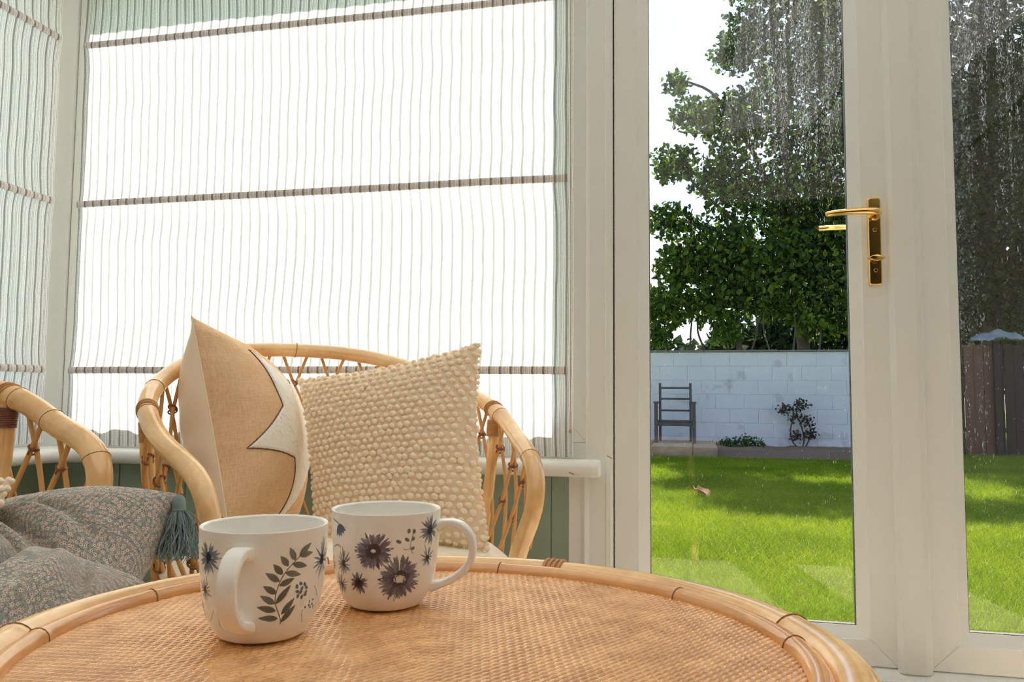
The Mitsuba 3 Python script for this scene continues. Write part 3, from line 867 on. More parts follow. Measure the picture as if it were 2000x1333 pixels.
uu = np.sin(np.linspace(-np.pi / 2, np.pi / 2, 300))
Ps, U, Vv, pr = pillow_surface(*cor, 0.108, nS, 300, 300, 0.035, 2.2, 0.6, 1, 0.006, 4)
inside = star_height(U, Vv)
pile = 0.0022 + 0.0022 * meshkit.noise(Ps * 260, 3) + 0.0012 * meshkit.noise(Ps * 520, 5)
du = np.gradient(Ps, axis=0)
dv = np.gradient(Ps, axis=1)
nn = np.cross(du, dv)
nn /= np.linalg.norm(nn, axis=-1, keepdims=True) + 1e-12
nn *= np.sign((nn * nS).sum(-1, keepdims=True))
Pt = Ps + nn * (pile * np.clip(inside / 0.02, 0.05, 1))[..., None]
f = grid_faces(300, 300)
fi = inside.ravel()[f].min(1) > 0
f = outward(Pt, f[fi], cS)
used = np.unique(f)
m = np.full(300 * 300, -1)
m[used] = np.arange(len(used))
lab(add("star_patch", (Pt.reshape(-1, 3)[used], m[f]), "m_terry", k, smooth=True), "white terry star sewn on")
# stitched outline round the star
s5 = 2 * np.pi / 5
op = []
for i in range(5):
    for (r, a) in ((0.97, i * s5), (0.47, i * s5 + s5 / 2)):
        a2 = a - 0.30
        op.append((0.06 - r * math.cos(a2), 0.07 - r * math.sin(a2)))
op = np.array(op + op[:1])
seg = np.vstack([op[i] + (op[i + 1] - op[i]) * np.linspace(0, 1, 30)[:, None] for i in range(10)])
from scipy.interpolate import RegularGridInterpolator
ip = RegularGridInterpolator((uu, uu), Ps + nn * 0.0008, bounds_error=False, fill_value=None)
add("star_stitching", tube(ip(np.clip(seg, -0.985, 0.985))[:-1], 0.0011, 5, closed=True), "m_stitch", k, smooth=60)
# piping along the seam
rim = np.vstack([Pf[0, :], Pf[1:, -1], Pf[-1, -2::-1], Pf[-2:0:-1, 0]])
add("seam", tube(rim[::2], 0.0013, 6, closed=True), "m_cream_cotton", k, smooth=60)

# bobble cushion, leaning on the chair's back
TL, TR, BR, BL = np.array([-0.797, 1.515, 0.632]), np.array([-0.396, 1.46, 0.702]), np.array([-0.352, 1.375, 0.333]), np.array([-0.702, 1.42, 0.305])


def bobble_cushion(label, TL, TR, BR, BL, thick, nb, seed, pinch=0.075):
    k = thing("bobble_cushion", label, "cushion")
    c = (TL + TR + BR + BL) / 4
    n = unit(np.cross(BL - TL, TR - TL))
    if n[1] > 0:
        n = -n
    P1, U, V, pr = pillow_surface(TL, TR, BR, BL, thick, n, 70, 70, pinch, 2.6, 0.55, 1, 0.005, seed)
    P2, *_ = pillow_surface(TL, TR, BR, BL, thick, n, 70, 70, pinch, 2.6, 0.55, -1, 0.004, seed)
    P1 = P1 + n * (0.0016 * np.sin(V * 150) * np.sin(U * 90) * pr)[..., None]
    f = grid_faces(70, 70)
    lab(add("front_cover", (P1.reshape(-1, 3), outward(P1, f, c)), "m_yarn_ground", k, smooth=True), "cream knitted ground")
    add("back_cover", (P2.reshape(-1, 3), outward(P2, f, c)), "m_cream_cotton", k, smooth=True)
    u = np.sin(np.linspace(-np.pi / 2, np.pi / 2, 70))
    ip = RegularGridInterpolator((u, u), P1)
    gu, gv = np.gradient(P1, axis=0), np.gradient(P1, axis=1)
    nn = np.cross(gu, gv)
    nn /= np.linalg.norm(nn, axis=-1, keepdims=True) + 1e-12
    nn *= np.sign((nn * n).sum(-1, keepdims=True) + 1e-9)
    ipn = RegularGridInterpolator((u, u), nn)
    ico = trimesh.creation.icosphere(2)
    bv, bf = np.array(ico.vertices), np.array(ico.faces)
    r = np.random.default_rng(seed)
    M = []
    w = np.linalg.norm(TR - TL)
    rows = int(1.42 * nb * np.linalg.norm(BL - TL) / w + 0.5)
    for i in range(rows):
        for j in range(nb):
            x = -1 + 2 * (j + 0.5 + 0.5 * (i % 2) - 0.25) / nb + r.normal(0, 0.006)
            y = -1 + 2 * (i + 0.5) / rows + r.normal(0, 0.006)
            if abs(x) > 0.995:
                continue
            p, q = ip([[x, y]])[0], ipn([[x, y]])[0]
            s = w / nb * r.uniform(0.28, 0.37)
            a = unit(np.cross(q, [0.2, 0.1, 1.0]))
            b = np.cross(q, a)
            ph = r.uniform(0, 6.28)
            rad = 1 + 0.05 * np.sin(5 * np.arctan2(bv[:, 1], bv[:, 0]) + ph + bv[:, 2] * 3) + 0.05 * np.sin(9 * bv[:, 2] + ph)
            ang = r.uniform(-0.5, 0.5)
            lv = bv * rad[:, None] * [1.10, 0.88, 0.66]
            lx, ly = lv[:, 0] * math.cos(ang) - lv[:, 1] * math.sin(ang), lv[:, 0] * math.sin(ang) + lv[:, 1] * math.cos(ang)
            M.append((p + s * (lx[:, None] * a + ly[:, None] * b + (lv[:, 2] + 0.34)[:, None] * q), bf))
    # a row of bobbles round the rim
    rim = np.vstack([P1[0, :], P1[1:, -1], P1[-1, -2::-1], P1[-2:0:-1, 0]])
    sl = arclen(rim)
    for d in np.arange(0, sl[-1], w / nb * 0.6):
        p = np.array([np.interp(d, sl, rim[:, a]) for a in range(3)]) + r.normal(0, 0.001, 3)
        s = w / nb * r.uniform(0.24, 0.36)
        M.append((p + bv * s * r.uniform(0.8, 1.1, 3), bf))
    lab(add("bobbles", cat_mesh(M), "m_yarn", k, smooth=True), "rows of raised cream yarn bobbles", kind="stuff")
    return k


bobble_cushion("cream bobble-knit cushion leaning on the back of the rattan armchair", TL, TR, BR, BL, 0.062, 24, 5)

# round seat pad of the window chair
def seat_pad(label, center, yaw, par, z, mat):
    P = half_curve(par)
    C = np.vstack([P[:0:-1] * [-1, 1, 1], P])
    loc = spline(C, 201)
    base = np.array([[q[0] * 0.93, q[1] * 0.88] for q in loc[10:-10]])
    fr = np.array([[x, base[-1][1] - 0.085 * (1 - (x / base[-1][0]) ** 2)] for x in np.linspace(base[-1][0], base[0][0], 30)[1:-1]])
    ring = np.vstack([base, fr])[::5]
    ring = spline(np.c_[ring, ring[:, :1] * 0], 120, closed=True)[:, :2]
    c0 = ring.mean(0)
    prof = [(0.0, 1.0), (0.3, 1.0), (0.55, 0.97), (0.75, 0.9), (0.88, 0.78), (0.96, 0.6), (1.0, 0.4), (0.985, 0.2), (0.93, 0.05), (0.85, 0.0), (0.0, 0.0)]
    h = 0.05
    V = np.stack([np.c_[c0 + (ring - c0) * max(r, 1e-4), np.full(len(ring), z - 0.046 + h * t) + (0.004 * meshkit.noise(np.c_[(ring * r) * 18, ring[:, :1] * 0], 4) if 0 < t else 0)] for r, t in prof], 0)
    m, n = len(prof), len(ring)
    i, j = np.meshgrid(np.arange(m - 1), np.arange(n), indexing="ij")
    q = np.stack([i * n + j, i * n + (j + 1) % n, (i + 1) * n + (j + 1) % n, (i + 1) * n + j], -1).reshape(-1, 4)
    f = np.vstack([q[:, [0, 1, 2]], q[:, [0, 2, 3]]])
    v = move((V.reshape(-1, 3), f), (center[0], center[1], 0), yaw)[0]
    k = key_of("seat_pad")
    scene[k] = mikit.ply((v, f[:, ::-1] if False else outward(v, f, v.mean(0))), mat, True)
    lab(k, label, "cushion")


seat_pad("plain cream seat pad of the rattan armchair by the window", *CH1, 0.330, "m_seat_cotton")
seat_pad("cream seat pad under the floral cushions at the left", *CH2, 0.315, "m_seat_cotton")

# floral cushion with a tassel, and the puckered floral cushion below it


def floral_cushion(label, c00, c10, c11, c01, thick, seed, wr, pinch, sag=0.0, q=0.5, crease=None):
    k = thing("floral_cushion", label, "cushion")
    c00, c10, c11, c01 = (np.asarray(x, float) for x in (c00, c10, c11, c01))
    c = (c00 + c10 + c11 + c01) / 4
    n = unit(np.cross(c10 - c00, c01 - c00))
    if n[2] - n[1] < 0:
        n = -n
    N = 130
    out = []
    for side in (1, -1):
        P, U, V, pr = pillow_surface(c00, c10, c11, c01, thick, n, N, N, pinch, 2.4, q, side, wr, seed, sag)
        if crease and side == 1:
            P = P + n * crease(U, V, pr)[..., None]
        out.append(P)
    lu = np.r_[np.zeros((1, N)), np.cumsum(np.linalg.norm(np.diff(out[0], axis=0), axis=-1), 0)]
    lv = np.c_[np.zeros((N, 1)), np.cumsum(np.linalg.norm(np.diff(out[0], axis=1), axis=-1), 1)]
    uv = np.c_[(lu - lu[N // 2]).ravel(), (lv - lv[:, N // 2:N // 2 + 1]).ravel()] + [0.31 * seed + 1, 0.17 * seed + 1]
    f = grid_faces(N, N)
    add("front_cover", (out[0].reshape(-1, 3), outward(out[0], f, c)), "m_floral", k, smooth=True, uv=uv)
    add("back_cover", (out[1].reshape(-1, 3), outward(out[1], f, c)), "m_floral", k, smooth=True, uv=uv)
    return k


def fold(U, V, lines):
    h = 0
    for (u0, v0, u1, v1, w, d) in lines:
        dx, dy = u1 - u0, v1 - v0
        L = math.hypot(dx, dy)
        s = ((U - u0) * dx + (V - v0) * dy) / L ** 2
        o = ((U - u0) * -dy + (V - v0) * dx) / L
        o = o + 0.10 * np.sin(np.clip(s, 0, 1) * np.pi)
        end = np.clip(np.minimum(s, 1 - s) / 0.25, 0, 1)
        h = h - d * end * np.exp(-(o / w) ** 2) + 0.55 * d * end * np.exp(-((o - 1.8 * w) / (1.3 * w)) ** 2)
    return h


kf = floral_cushion("grey floral cushion with a teal tassel at its corner", (-1.00, 0.90, 0.365), (-0.642, 0.905, 0.474), (-0.640, 0.76, 0.345), (-1.00, 0.74, 0.305), 0.088, 2, 0.006, 0.02,
                    crease=lambda U, V, pr: fold(U, V, ((-0.1, -0.15, 0.85, 0.75, 0.07, 0.022), (0.25, -0.25, 0.92, 0.25, 0.06, 0.012), (-0.6, 0.3, 0.3, 0.75, 0.08, 0.016))) * pr ** 0.5)
# tassel
tip = np.array([-0.640, 0.9045, 0.472])
tk = key_of("tassel", kf)
hd = np.array([-0.6335, 0.897, 0.464])
add("tassel_head", move(lathe([(0.0, -0.014), (0.0062, -0.013), (0.0078, -0.006), (0.0082, 0.0), (0.0066, 0.006), (0.003, 0.0095), (0.0, 0.0102)], 24), hd), "m_tassel", tk, smooth=60)
r = np.random.default_rng(12)
ms = []
for i in range(230):
    a, q = r.uniform(0, 2 * np.pi), math.sqrt(r.random())
    p0 = hd + [0.0058 * q * math.cos(a), 0.0058 * q * math.sin(a), -0.008]
    L = r.uniform(0.052, 0.064)
    sp = r.uniform(0.8, 1.15) * 0.0235 * q
    w = r.normal(0, 0.0032, (3, 2))
    p1 = p0 + [sp * 0.55 * math.cos(a) + w[0, 0], sp * 0.45 * math.sin(a) + w[0, 1], -L * 0.38]
    p2 = p0 + [sp * 0.85 * math.cos(a) + w[1, 0], sp * 0.7 * math.sin(a) + w[1, 1], -L * 0.7]
    p3 = p0 + [sp * math.cos(a) + w[2, 0] * 1.3 - 0.002, sp * 0.85 * math.sin(a) + w[2, 1] * 1.3, -L]
    ms.append(tube(spline([p0, p1, p2, p3], 10), r.uniform(0.0004, 0.0007), 4))
lab(add("tassel_threads", cat_mesh(ms), "m_tassel", tk, smooth=60), "teal cotton threads", kind="stuff")
add("tassel_tie", tube([hd + [0.0072 * math.cos(a), 0.0072 * math.sin(a), -0.0085] for a in np.linspace(0, 2 * np.pi, 20)[:-1]], 0.0013, 6, closed=True), "m_tassel", tk, smooth=60)

floral_cushion("puckered grey floral cushion lying lower at the left edge", (-1.10, 0.80, 0.385), (-0.600, 0.80, 0.385), (-0.60, 0.50, 0.335), (-1.06, 0.47, 0.34), 0.082, 5, 0.006, 0.04, q=0.42,
               crease=lambda U, V, pr: fold(U, V, ((0.40, -0.95, 0.66, 0.7, 0.05, 0.046), (0.02, -0.95, 0.30, 0.9, 0.05, 0.05), (-0.45, -0.95, -0.2, 0.9, 0.06, 0.045), (0.74, -0.9, 0.97, 0.2, 0.045, 0.025))) * pr ** 0.4)
bobble_cushion("small cream knitted cushion cut by the left edge of the picture", np.array([-1.02, 0.80, 0.50]), np.array([-0.79, 0.80, 0.497]), np.array([-0.772, 0.75, 0.415]), np.array([-1.02, 0.74, 0.405]), 0.03, 15, 9)

# ------------------------------------------------------------------ rattan table
TC, TZ = np.array([-0.1905, 0.540]), 0.427
RX, RY = 0.2890, 0.2660
k = thing("rattan_table", "low oval rattan table with a woven cane top", "table")
an = np.linspace(0, 2 * np.pi, 401)[:-1]


def ell(rx, ry, z, a=an, dy=0.0):
    return np.c_[TC[0] + rx * np.cos(a), TC[1] + dy + ry * np.sin(a), np.full(len(a), z)]


OUT = ell(RX, RY, TZ - 0.0080, dy=0.003)
so = np.r_[0, np.cumsum(np.linalg.norm(np.diff(OUT, axis=0), axis=1))]
nodes_o = [0.115, 0.62, 0.93, 1.25, 1.5]
r_o = bamboo_radius(OUT, 0.0163, nodes_o, 0.05, 0.006, 0.012, 2)
r_o[-8:] = np.linspace(r_o[-8], r_o[0], 8)
add("outer_rim", tube(OUT, r_o, 20, closed=True), "m_rattan", k, smooth=60)
for n in nodes_o:
    add("node_ring", ring_at(OUT, n, 0.0163 * 1.05, 0.0008, 24, 0.002), "m_node", k, smooth=60)
INR = ell(0.2668, 0.2438, TZ - 0.0002)
r_i = bamboo_radius(INR, 0.0078, [0.06, 0.21, 0.4, 0.74, 0.86, 1.1, 1.3], 0.09, 0.004, 0.02, 5)
r_i[-8:] = np.linspace(r_i[-8], r_i[0], 8)
lab(add("inner_rim", tube(INR, r_i, 14, closed=True), "m_rattan_dark", k, smooth=60), "thinner inner cane rim")
for n in (0.06, 0.21, 0.4, 0.74, 0.86, 1.1):
    add("node_ring", ring_at(INR, n, 0.0078 * 1.07, 0.0007, 18, 0.001), "m_node", k, smooth=60)
# lashing where the rim is joined
for d in (0.0, 0.0052, 0.0104, 0.0156):
    add("lashing", ring_at(OUT, 0.375 + d, 0.0172, 0.0019, 24, 0.001), "m_wrap_light", k, smooth=60)
for d in (0.0, 0.005):
    add("lashing", ring_at(OUT, 0.71 + d, 0.0168, 0.0016, 24, 0.001), "m_wrap_light", k, smooth=60)
for a in (0.93, 1.12):
    q = ell(RX - 0.0125, RY - 0.0125, TZ + 0.0022, np.array([a]))[0]
    add("nail_head", move(lathe([(0.0, -0.002), (0.0026, -0.001), (0.0024, 0.0006), (0.0, 0.0012)], 12), q), "m_node", k, smooth=60)
# woven top: flat strands passing over and under one another
def weave():
    pitches = (0.0047, 0.0041)
    a1, a2 = math.radians(58), math.radians(-35)
    M, UVs = [], []
    rx, ry = 0.2665, 0.2435
    for fam, (ang, half_w, amp, ph) in enumerate(((a1, 0.0021, 0.00034, 0), (a2, 0.0010, 0.00075, 1))):
        d = np.array([math.cos(ang), math.sin(ang)])
        nrm = np.array([-d[1], d[0]])
        pitch, other = pitches[fam], pitches[1 - fam]
        oa = (a2, a1)[fam]
        od = np.array([math.cos(oa), math.sin(oa)])
        on = np.array([-od[1], od[0]])
        for i in range(-86, 87):
            c = nrm * i * pitch
            # chord of the ellipse
            ax, bx = (d[0] / rx) ** 2 + (d[1] / ry) ** 2, 2 * (c[0] * d[0] / rx ** 2 + c[1] * d[1] / ry ** 2)
            cx = (c[0] / rx) ** 2 + (c[1] / ry) ** 2 - 1
            D = bx * bx - 4 * ax * cx
            if D <= 0:
                continue
            t0, t1 = (-bx - math.sqrt(D)) / (2 * ax), (-bx + math.sqrt(D)) / (2 * ax)
            n = max(6, int((t1 - t0) / (other / 2.6)))
            t = np.linspace(t0, t1, n)
            xy = c + d * t[:, None]
            cross = xy @ on / other
            z = amp * np.cos(np.pi * (cross + i + ph)) * (1 if fam == 0 else 1)
            wob = 0.00035 * (meshkit.noise(np.c_[t * 60, t * 0 + i * 3.7, t * 0 + fam], 3) - 0.5) * 2
            h = half_w * (1 + 0.12 * (meshkit.noise(np.c_[t * 25, t * 0 + i * 1.3, t * 0 + fam], 6) - 0.5))
            pr = [(-1.0, -0.0010), (-0.75, 0.0001), (-0.35, 0.00042), (0.35, 0.00042), (0.75, 0.0001), (1.0, -0.0010)] if fam == 0 else [(-1.0, -0.0004), (0.0, 0.0004), (1.0, -0.0004)]
            V = np.stack([np.c_[xy + nrm * (wob + h * o)[:, None], TZ - 0.0012 + z + zz + (0.0003, -0.0001)[fam]] for o, zz in pr], 1) + [TC[0], TC[1], 0]
            m = len(pr)
            ii, jj = np.meshgrid(np.arange(n - 1), np.arange(m - 1), indexing="ij")
            q = np.stack([ii * m + jj, (ii + 1) * m + jj, (ii + 1) * m + jj + 1, ii * m + jj + 1], -1).reshape(-1, 4)
            M.append((V.reshape(-1, 3), np.vstack([q[:, [0, 1, 2]], q[:, [0, 2, 3]]])))
            UVs.append(np.repeat(np.c_[np.full(n, i + 300 * fam + 100.0), t + 1.0], m, 0))
    return cat_mesh(M), np.vstack(UVs)


wm, wuv = weave()
lab(add("woven_top", wm, "m_weave", k, smooth=True, uv=wuv), "fine woven cane mat", kind="stuff")
an2 = np.linspace(0, 2 * np.pi, 73)[:-1]
bd = np.vstack([ell(0.272, 0.249, TZ - 0.008, an2), ell(0.272, 0.249, TZ - 0.004, an2), [[TC[0], TC[1], TZ - 0.008]], [[TC[0], TC[1], TZ - 0.004]]])
i = np.arange(72)
j = (i + 1) % 72
add("backing_board", (bd, np.vstack([np.stack([i * 0 + 144, j, i], 1), np.stack([i * 0 + 145, i + 72, j + 72], 1), np.stack([i, j, j + 72], 1), np.stack([i, j + 72, i + 72], 1)])), "m_wrap_light", k)
for a in (0.8, 2.34, 3.94, 5.48):
    top = ell(RX * 0.9, RY * 0.9, TZ - 0.012, np.array([a]))[0]
    ft = np.array([TC[0] + RX * 0.98 * math.cos(a), TC[1] + RY * 0.98 * math.sin(a), 0.0])
    Q = np.linspace(top, ft, 30)
    add("leg", tube(Q, bamboo_radius(Q, 0.0135, [0.13, 0.29], 0.08), 12), "m_rattan", k, smooth=60)
add("lower_ring", tube(ell(RX * 0.93, RY * 0.93, 0.14), 0.009, 10, closed=True), "m_rattan", k, smooth=60)

# ------------------------------------------------------------------ mugs
MR, MH = 0.0452, 0.0785
PROFILE = [(0.0215, 0.0012), (0.0245, 0.0), (0.0285, 0.0006), (0.0325, 0.0040), (0.0362, 0.0095), (0.0392, 0.0165), (0.0414, 0.0255), (0.0430, 0.0370), (0.0441, 0.0500), (0.0448, 0.0640), (0.0452, 0.0775)]
_pz, _pr = np.array([q[1] for q in PROFILE[1:]]), np.array([q[0] for q in PROFILE[1:]])
from scipy.interpolate import PchipInterpolator
RAD = PchipInterpolator(_pz, _pr)


def mug_mesh():
    zs = np.linspace(0.0, 0.0775, 40) ** 1.0
    zs = np.unique(np.r_[np.linspace(0, 0.012, 16), np.linspace(0.012, 0.0775, 34)])
    out = [(0.0, 0.0016), (0.0215, 0.0014)] + [(float(RAD(z)), z) for z in zs]
    out += [(0.0451, 0.0783), (0.0446, 0.0787), (0.0438, 0.0786), (0.0433, 0.0781)]
    inn = [(float(RAD(max(z, 0.0))) - 0.0026, z) for z in np.linspace(0.0775, 0.0065, 34)]
    inn += [(0.024, 0.0052), (0.012, 0.0047), (0.0, 0.0046)]
    return lathe(out + inn, 96)


def on_mug(s_ang, z, off):
    r = RAD(np.clip(z, 0, 0.0775)) + off
    return np.c_[r * np.sin(s_ang), -r * np.cos(s_ang), z]      # angle 0 faces -y, growing to +x


class Print:
    """Printed motifs: flat cut shapes laid on the glaze, coloured per vertex."""

    def __init__(self):
        self.v, self.f, self.c, self.n, self.layer = [], [], [], 0, 0

    def poly(self, phi0, z0, pts, cin, cout, centre=(0, 0)):
        """pts in metres round (phi0, z0), fan from centre."""
        pts = np.asarray(pts, float)
        self.layer += 1
        off = 0.00006 + 0.0000004 * self.layer
        mid = (pts + np.asarray(centre)) / 2
        allp = np.vstack([[centre], mid, pts])
        R = 0.044
        w = on_mug(phi0 + allp[:, 0] / R, z0 + allp[:, 1], off)
        m = len(pts)
        i = np.arange(m)
        j = (i + 1) % m
        F = np.vstack([np.stack([i * 0, 1 + i, 1 + j], 1), np.stack([1 + i, 1 + m + i, 1 + m + j], 1), np.stack([1 + i, 1 + m + j, 1 + j], 1)])
        cin, cout = np.asarray(cin, float), np.asarray(cout, float)
        C = np.vstack([[cin], np.tile(cin * 0.5 + cout * 0.5, (m, 1)), np.tile(cout, (m, 1))])
        self.v.append(w); self.f.append(F + self.n); self.c.append(C); self.n += len(w)

    def petal(self, phi0, z0, ang, r0, r1, w, cin, cout, bend=0.0, blunt=0.65):
        t = np.linspace(0, 1, 9)
        half = w * np.sin(np.pi * np.clip(t, 0, 1) ** blunt) * 0.5 + w * 0.06
        half[-1] = w * (0.16 if blunt > 1.2 else 0.04)
        x = r0 + (r1 - r0) * t
        y = bend * t ** 2
        P = np.vstack([np.c_[x, y + half], np.c_[x, y - half][::-1]])
        c, s = math.cos(ang), math.sin(ang)
        P = np.c_[P[:, 0] * c - P[:, 1] * s, P[:, 0] * s + P[:, 1] * c]
        m = np.array([(r0 + r1) / 2 * c, (r0 + r1) / 2 * s])
        n = len(P)
        base = np.linalg.norm(P, axis=1)
        self.layer += 1
        off = 0.00006 + 0.0000004 * self.layer
        al = np.vstack([m, P])
        wv = on_mug(phi0 + al[:, 0] / 0.044, z0 + al[:, 1], off)
        i = np.arange(n)
        F = np.stack([i * 0, 1 + i, 1 + (i + 1) % n], 1)
        g = np.clip((np.r_[np.linalg.norm(m), base] - r0) / max(r1 - r0, 1e-6), 0, 1)[:, None]
        C = np.asarray(cin) * (1 - g) + np.asarray(cout) * g
        self.v.append(wv); self.f.append(F + self.n); self.c.append(C); self.n += len(wv)

    def stroke(self, phi0, z0, pts, w, col):
        P = spline(pts, 14) if len(pts) > 3 else np.asarray(pts, float)
        t = np.gradient(P, axis=0)
        t /= np.linalg.norm(t, axis=1, keepdims=True)
        nr = np.c_[-t[:, 1], t[:, 0]]
        for i in range(len(P) - 1):
            self.poly(phi0, z0, [P[i] + nr[i] * w, P[i + 1] + nr[i + 1] * w, P[i + 1] - nr[i + 1] * w, P[i] - nr[i] * w], col, col, tuple((P[i] + P[i + 1]) / 2))

    def daisy(self, phi0, z0, R, n, seed, cin=(0.05, 0.075, 0.12), cout=(0.32, 0.38, 0.42), eye=(0.012, 0.014, 0.03), eye_r=0.2, up=1.0, wid=0.115):
        r = np.random.default_rng(seed)
        n = int(n * 1.3)
        for i in range(n):
            a = 2 * np.pi * i / n + r.normal(0, 0.09)
            L = R * r.uniform(0.75, 1.1) * (1 + (up - 1) * max(0, math.sin(a)))
            mixc = r.uniform(0.0, 0.6)
            co = np.asarray(cout) * (1 - mixc) + np.asarray(cin) * mixc * 1.4
            self.petal(phi0, z0, a, R * 0.12, L, R * wid * r.uniform(0.75, 1.3), cin, co, r.normal(0, 0.05) * R, 1.0)
        a = np.linspace(0, 2 * np.pi, 15)[:-1]
        rr = R * eye_r * (1 + 0.15 * r.normal(0, 1, 14))
        self.poly(phi0, z0, np.c_[rr * np.cos(a), rr * np.sin(a) * 1.15], eye, eye)

    def aster(self, phi0, z0, R, seed, hole=True):
        """A big mauve-grey flower: two rings of narrow petals, a dark ring and a pale heart."""
        r = np.random.default_rng(seed)
        for L, n in ((1.0, 42), (0.8, 36)):
            for i in range(n):
                a = 2 * np.pi * i / n + r.normal(0, 0.06)
                c = np.array([0.15, 0.145, 0.185]) * r.uniform(0.5, 2.2)
                d = np.array([0.05, 0.045, 0.075]) * r.uniform(0.5, 1.6)
                self.petal(phi0, z0, a, R * 0.25, R * L * r.uniform(0.86, 1.08), R * 0.125 * r.uniform(0.7, 1.3), d, c, 0, 1.5)
        a = np.linspace(0, 2 * np.pi, 25)[:-1]
        rr = R * 0.42 * (1 + 0.12 * r.normal(0, 1, 24))
        self.poly(phi0, z0, np.c_[rr * np.cos(a), rr * np.sin(a) * 0.95], (0.035, 0.02, 0.045), (0.03, 0.02, 0.04))
        rr = R * (0.25 if hole else 0.12) * (1 + 0.16 * r.normal(0, 1, 24))
        self.poly(phi0, z0, np.c_[rr * np.cos(a) * 1.15, rr * np.sin(a) * 0.8], (0.72, 0.70, 0.62), (0.55, 0.52, 0.47))

    def dot(self, phi0, z0, ang, a, b, cin, cout):
        t = np.linspace(0, 2 * np.pi, 13)[:-1]
        P = np.c_[a * np.cos(t), b * np.sin(t)]
        c, s = math.cos(ang), math.sin(ang)
        self.poly(phi0, z0, np.c_[P[:, 0] * c - P[:, 1] * s, P[:, 0] * s + P[:, 1] * c], cin, cout)

    def leaf(self, phi0, z0, base, tip, w, col):
        b, t = np.asarray(base, float), np.asarray(tip, float)
        d = t - b
        self.petal(phi0 + b[0] / 0.044, z0 + b[1], math.atan2(d[1], d[0]), 0.0, float(np.hypot(*d)), w, np.asarray(col) * 0.75, np.asarray(col) * 1.25, 0, 0.8)

    def mesh(self):
        return np.vstack(self.v), np.vstack(self.f), np.vstack(self.c)


def spot(x, y, cx, yrim, half, span, ry):
    """Where a motif lies on the mug: (angle, height) from its place on the cup's front in the drawing's units."""
    z = 0.05
    for _ in range(6):
        R = half * float(RAD(np.clip(z, 0, 0.0775))) / 0.0452
        a = math.asin(max(-0.995, min(0.995, (x - cx) / R)))
        z = MH * (1 - (y - yrim - ry * math.cos(a)) / span)
    return a, z


def mug(label, pos, face, motifs, handle_ang, strap):
    """face: the turn that makes angle 0 look at the viewer."""
    k = thing("mug", label, "mug", None)
    place = lambda v: move((v, 0), pos, face)[0]
    v, f = mug_mesh()
    add("body", (place(v), f), "m_china", k, smooth=40)
    pts = [(float(RAD(0.0640)) - 0.0012, 0.0640), (0.0530, 0.0668), (0.0645, 0.0635), (0.0716, 0.0545), (0.0730, 0.043), (0.0685, 0.0315), (0.0595, 0.0230), (0.0495, 0.0178), (float(RAD(0.0145)) - 0.0012, 0.0145)]
    P = spline([(0.0, -a, z) for a, z in pts], 60)
    t, A, B = frames_of(P)
    side = np.array([1.0, 0, 0])
    s = np.linspace(0, 1, 60)
    hw = np.interp(s, [0, 0.12, 0.5, 0.88, 1], [0.0082, 0.0069, 0.0066, 0.0062, 0.0078])
    hd = np.interp(s, [0, 0.10, 0.5, 0.90, 1], [0.0046, 0.0034, 0.0030, 0.0031, 0.0046])
    ang = np.arange(20) * 2 * np.pi / 20
    nrm = np.cross(t, side)
    sup = lambda c: np.sign(c) * np.abs(c) ** 0.5
    V = P[:, None] + hw[:, None, None] * sup(np.cos(ang))[None, :, None] * side + hd[:, None, None] * sup(np.sin(ang))[None, :, None] * nrm[:, None]
    i, j = np.meshgrid(np.arange(59), np.arange(20), indexing="ij")
    q = np.stack([i * 20 + j, i * 20 + (j + 1) % 20, (i + 1) * 20 + (j + 1) % 20, (i + 1) * 20 + j], -1).reshape(-1, 4)
    hv = move((V.reshape(-1, 3), 0), (0, 0, 0), handle_ang)[0]
    F = np.vstack([q[:, [0, 1, 2]], q[:, [0, 2, 3]]])
    add("handle", (place(hv), outward(hv, F, hv.mean(0)) if False else F), "m_china", k, smooth=True)
    pr = Print()
    motifs(pr)
    v, f, c = pr.mesh()
    lab(add("floral_print", (place(v), f), "m_print", k, smooth=False, color=c), "printed blue-grey flowers and leaves", kind="stuff")
    return k


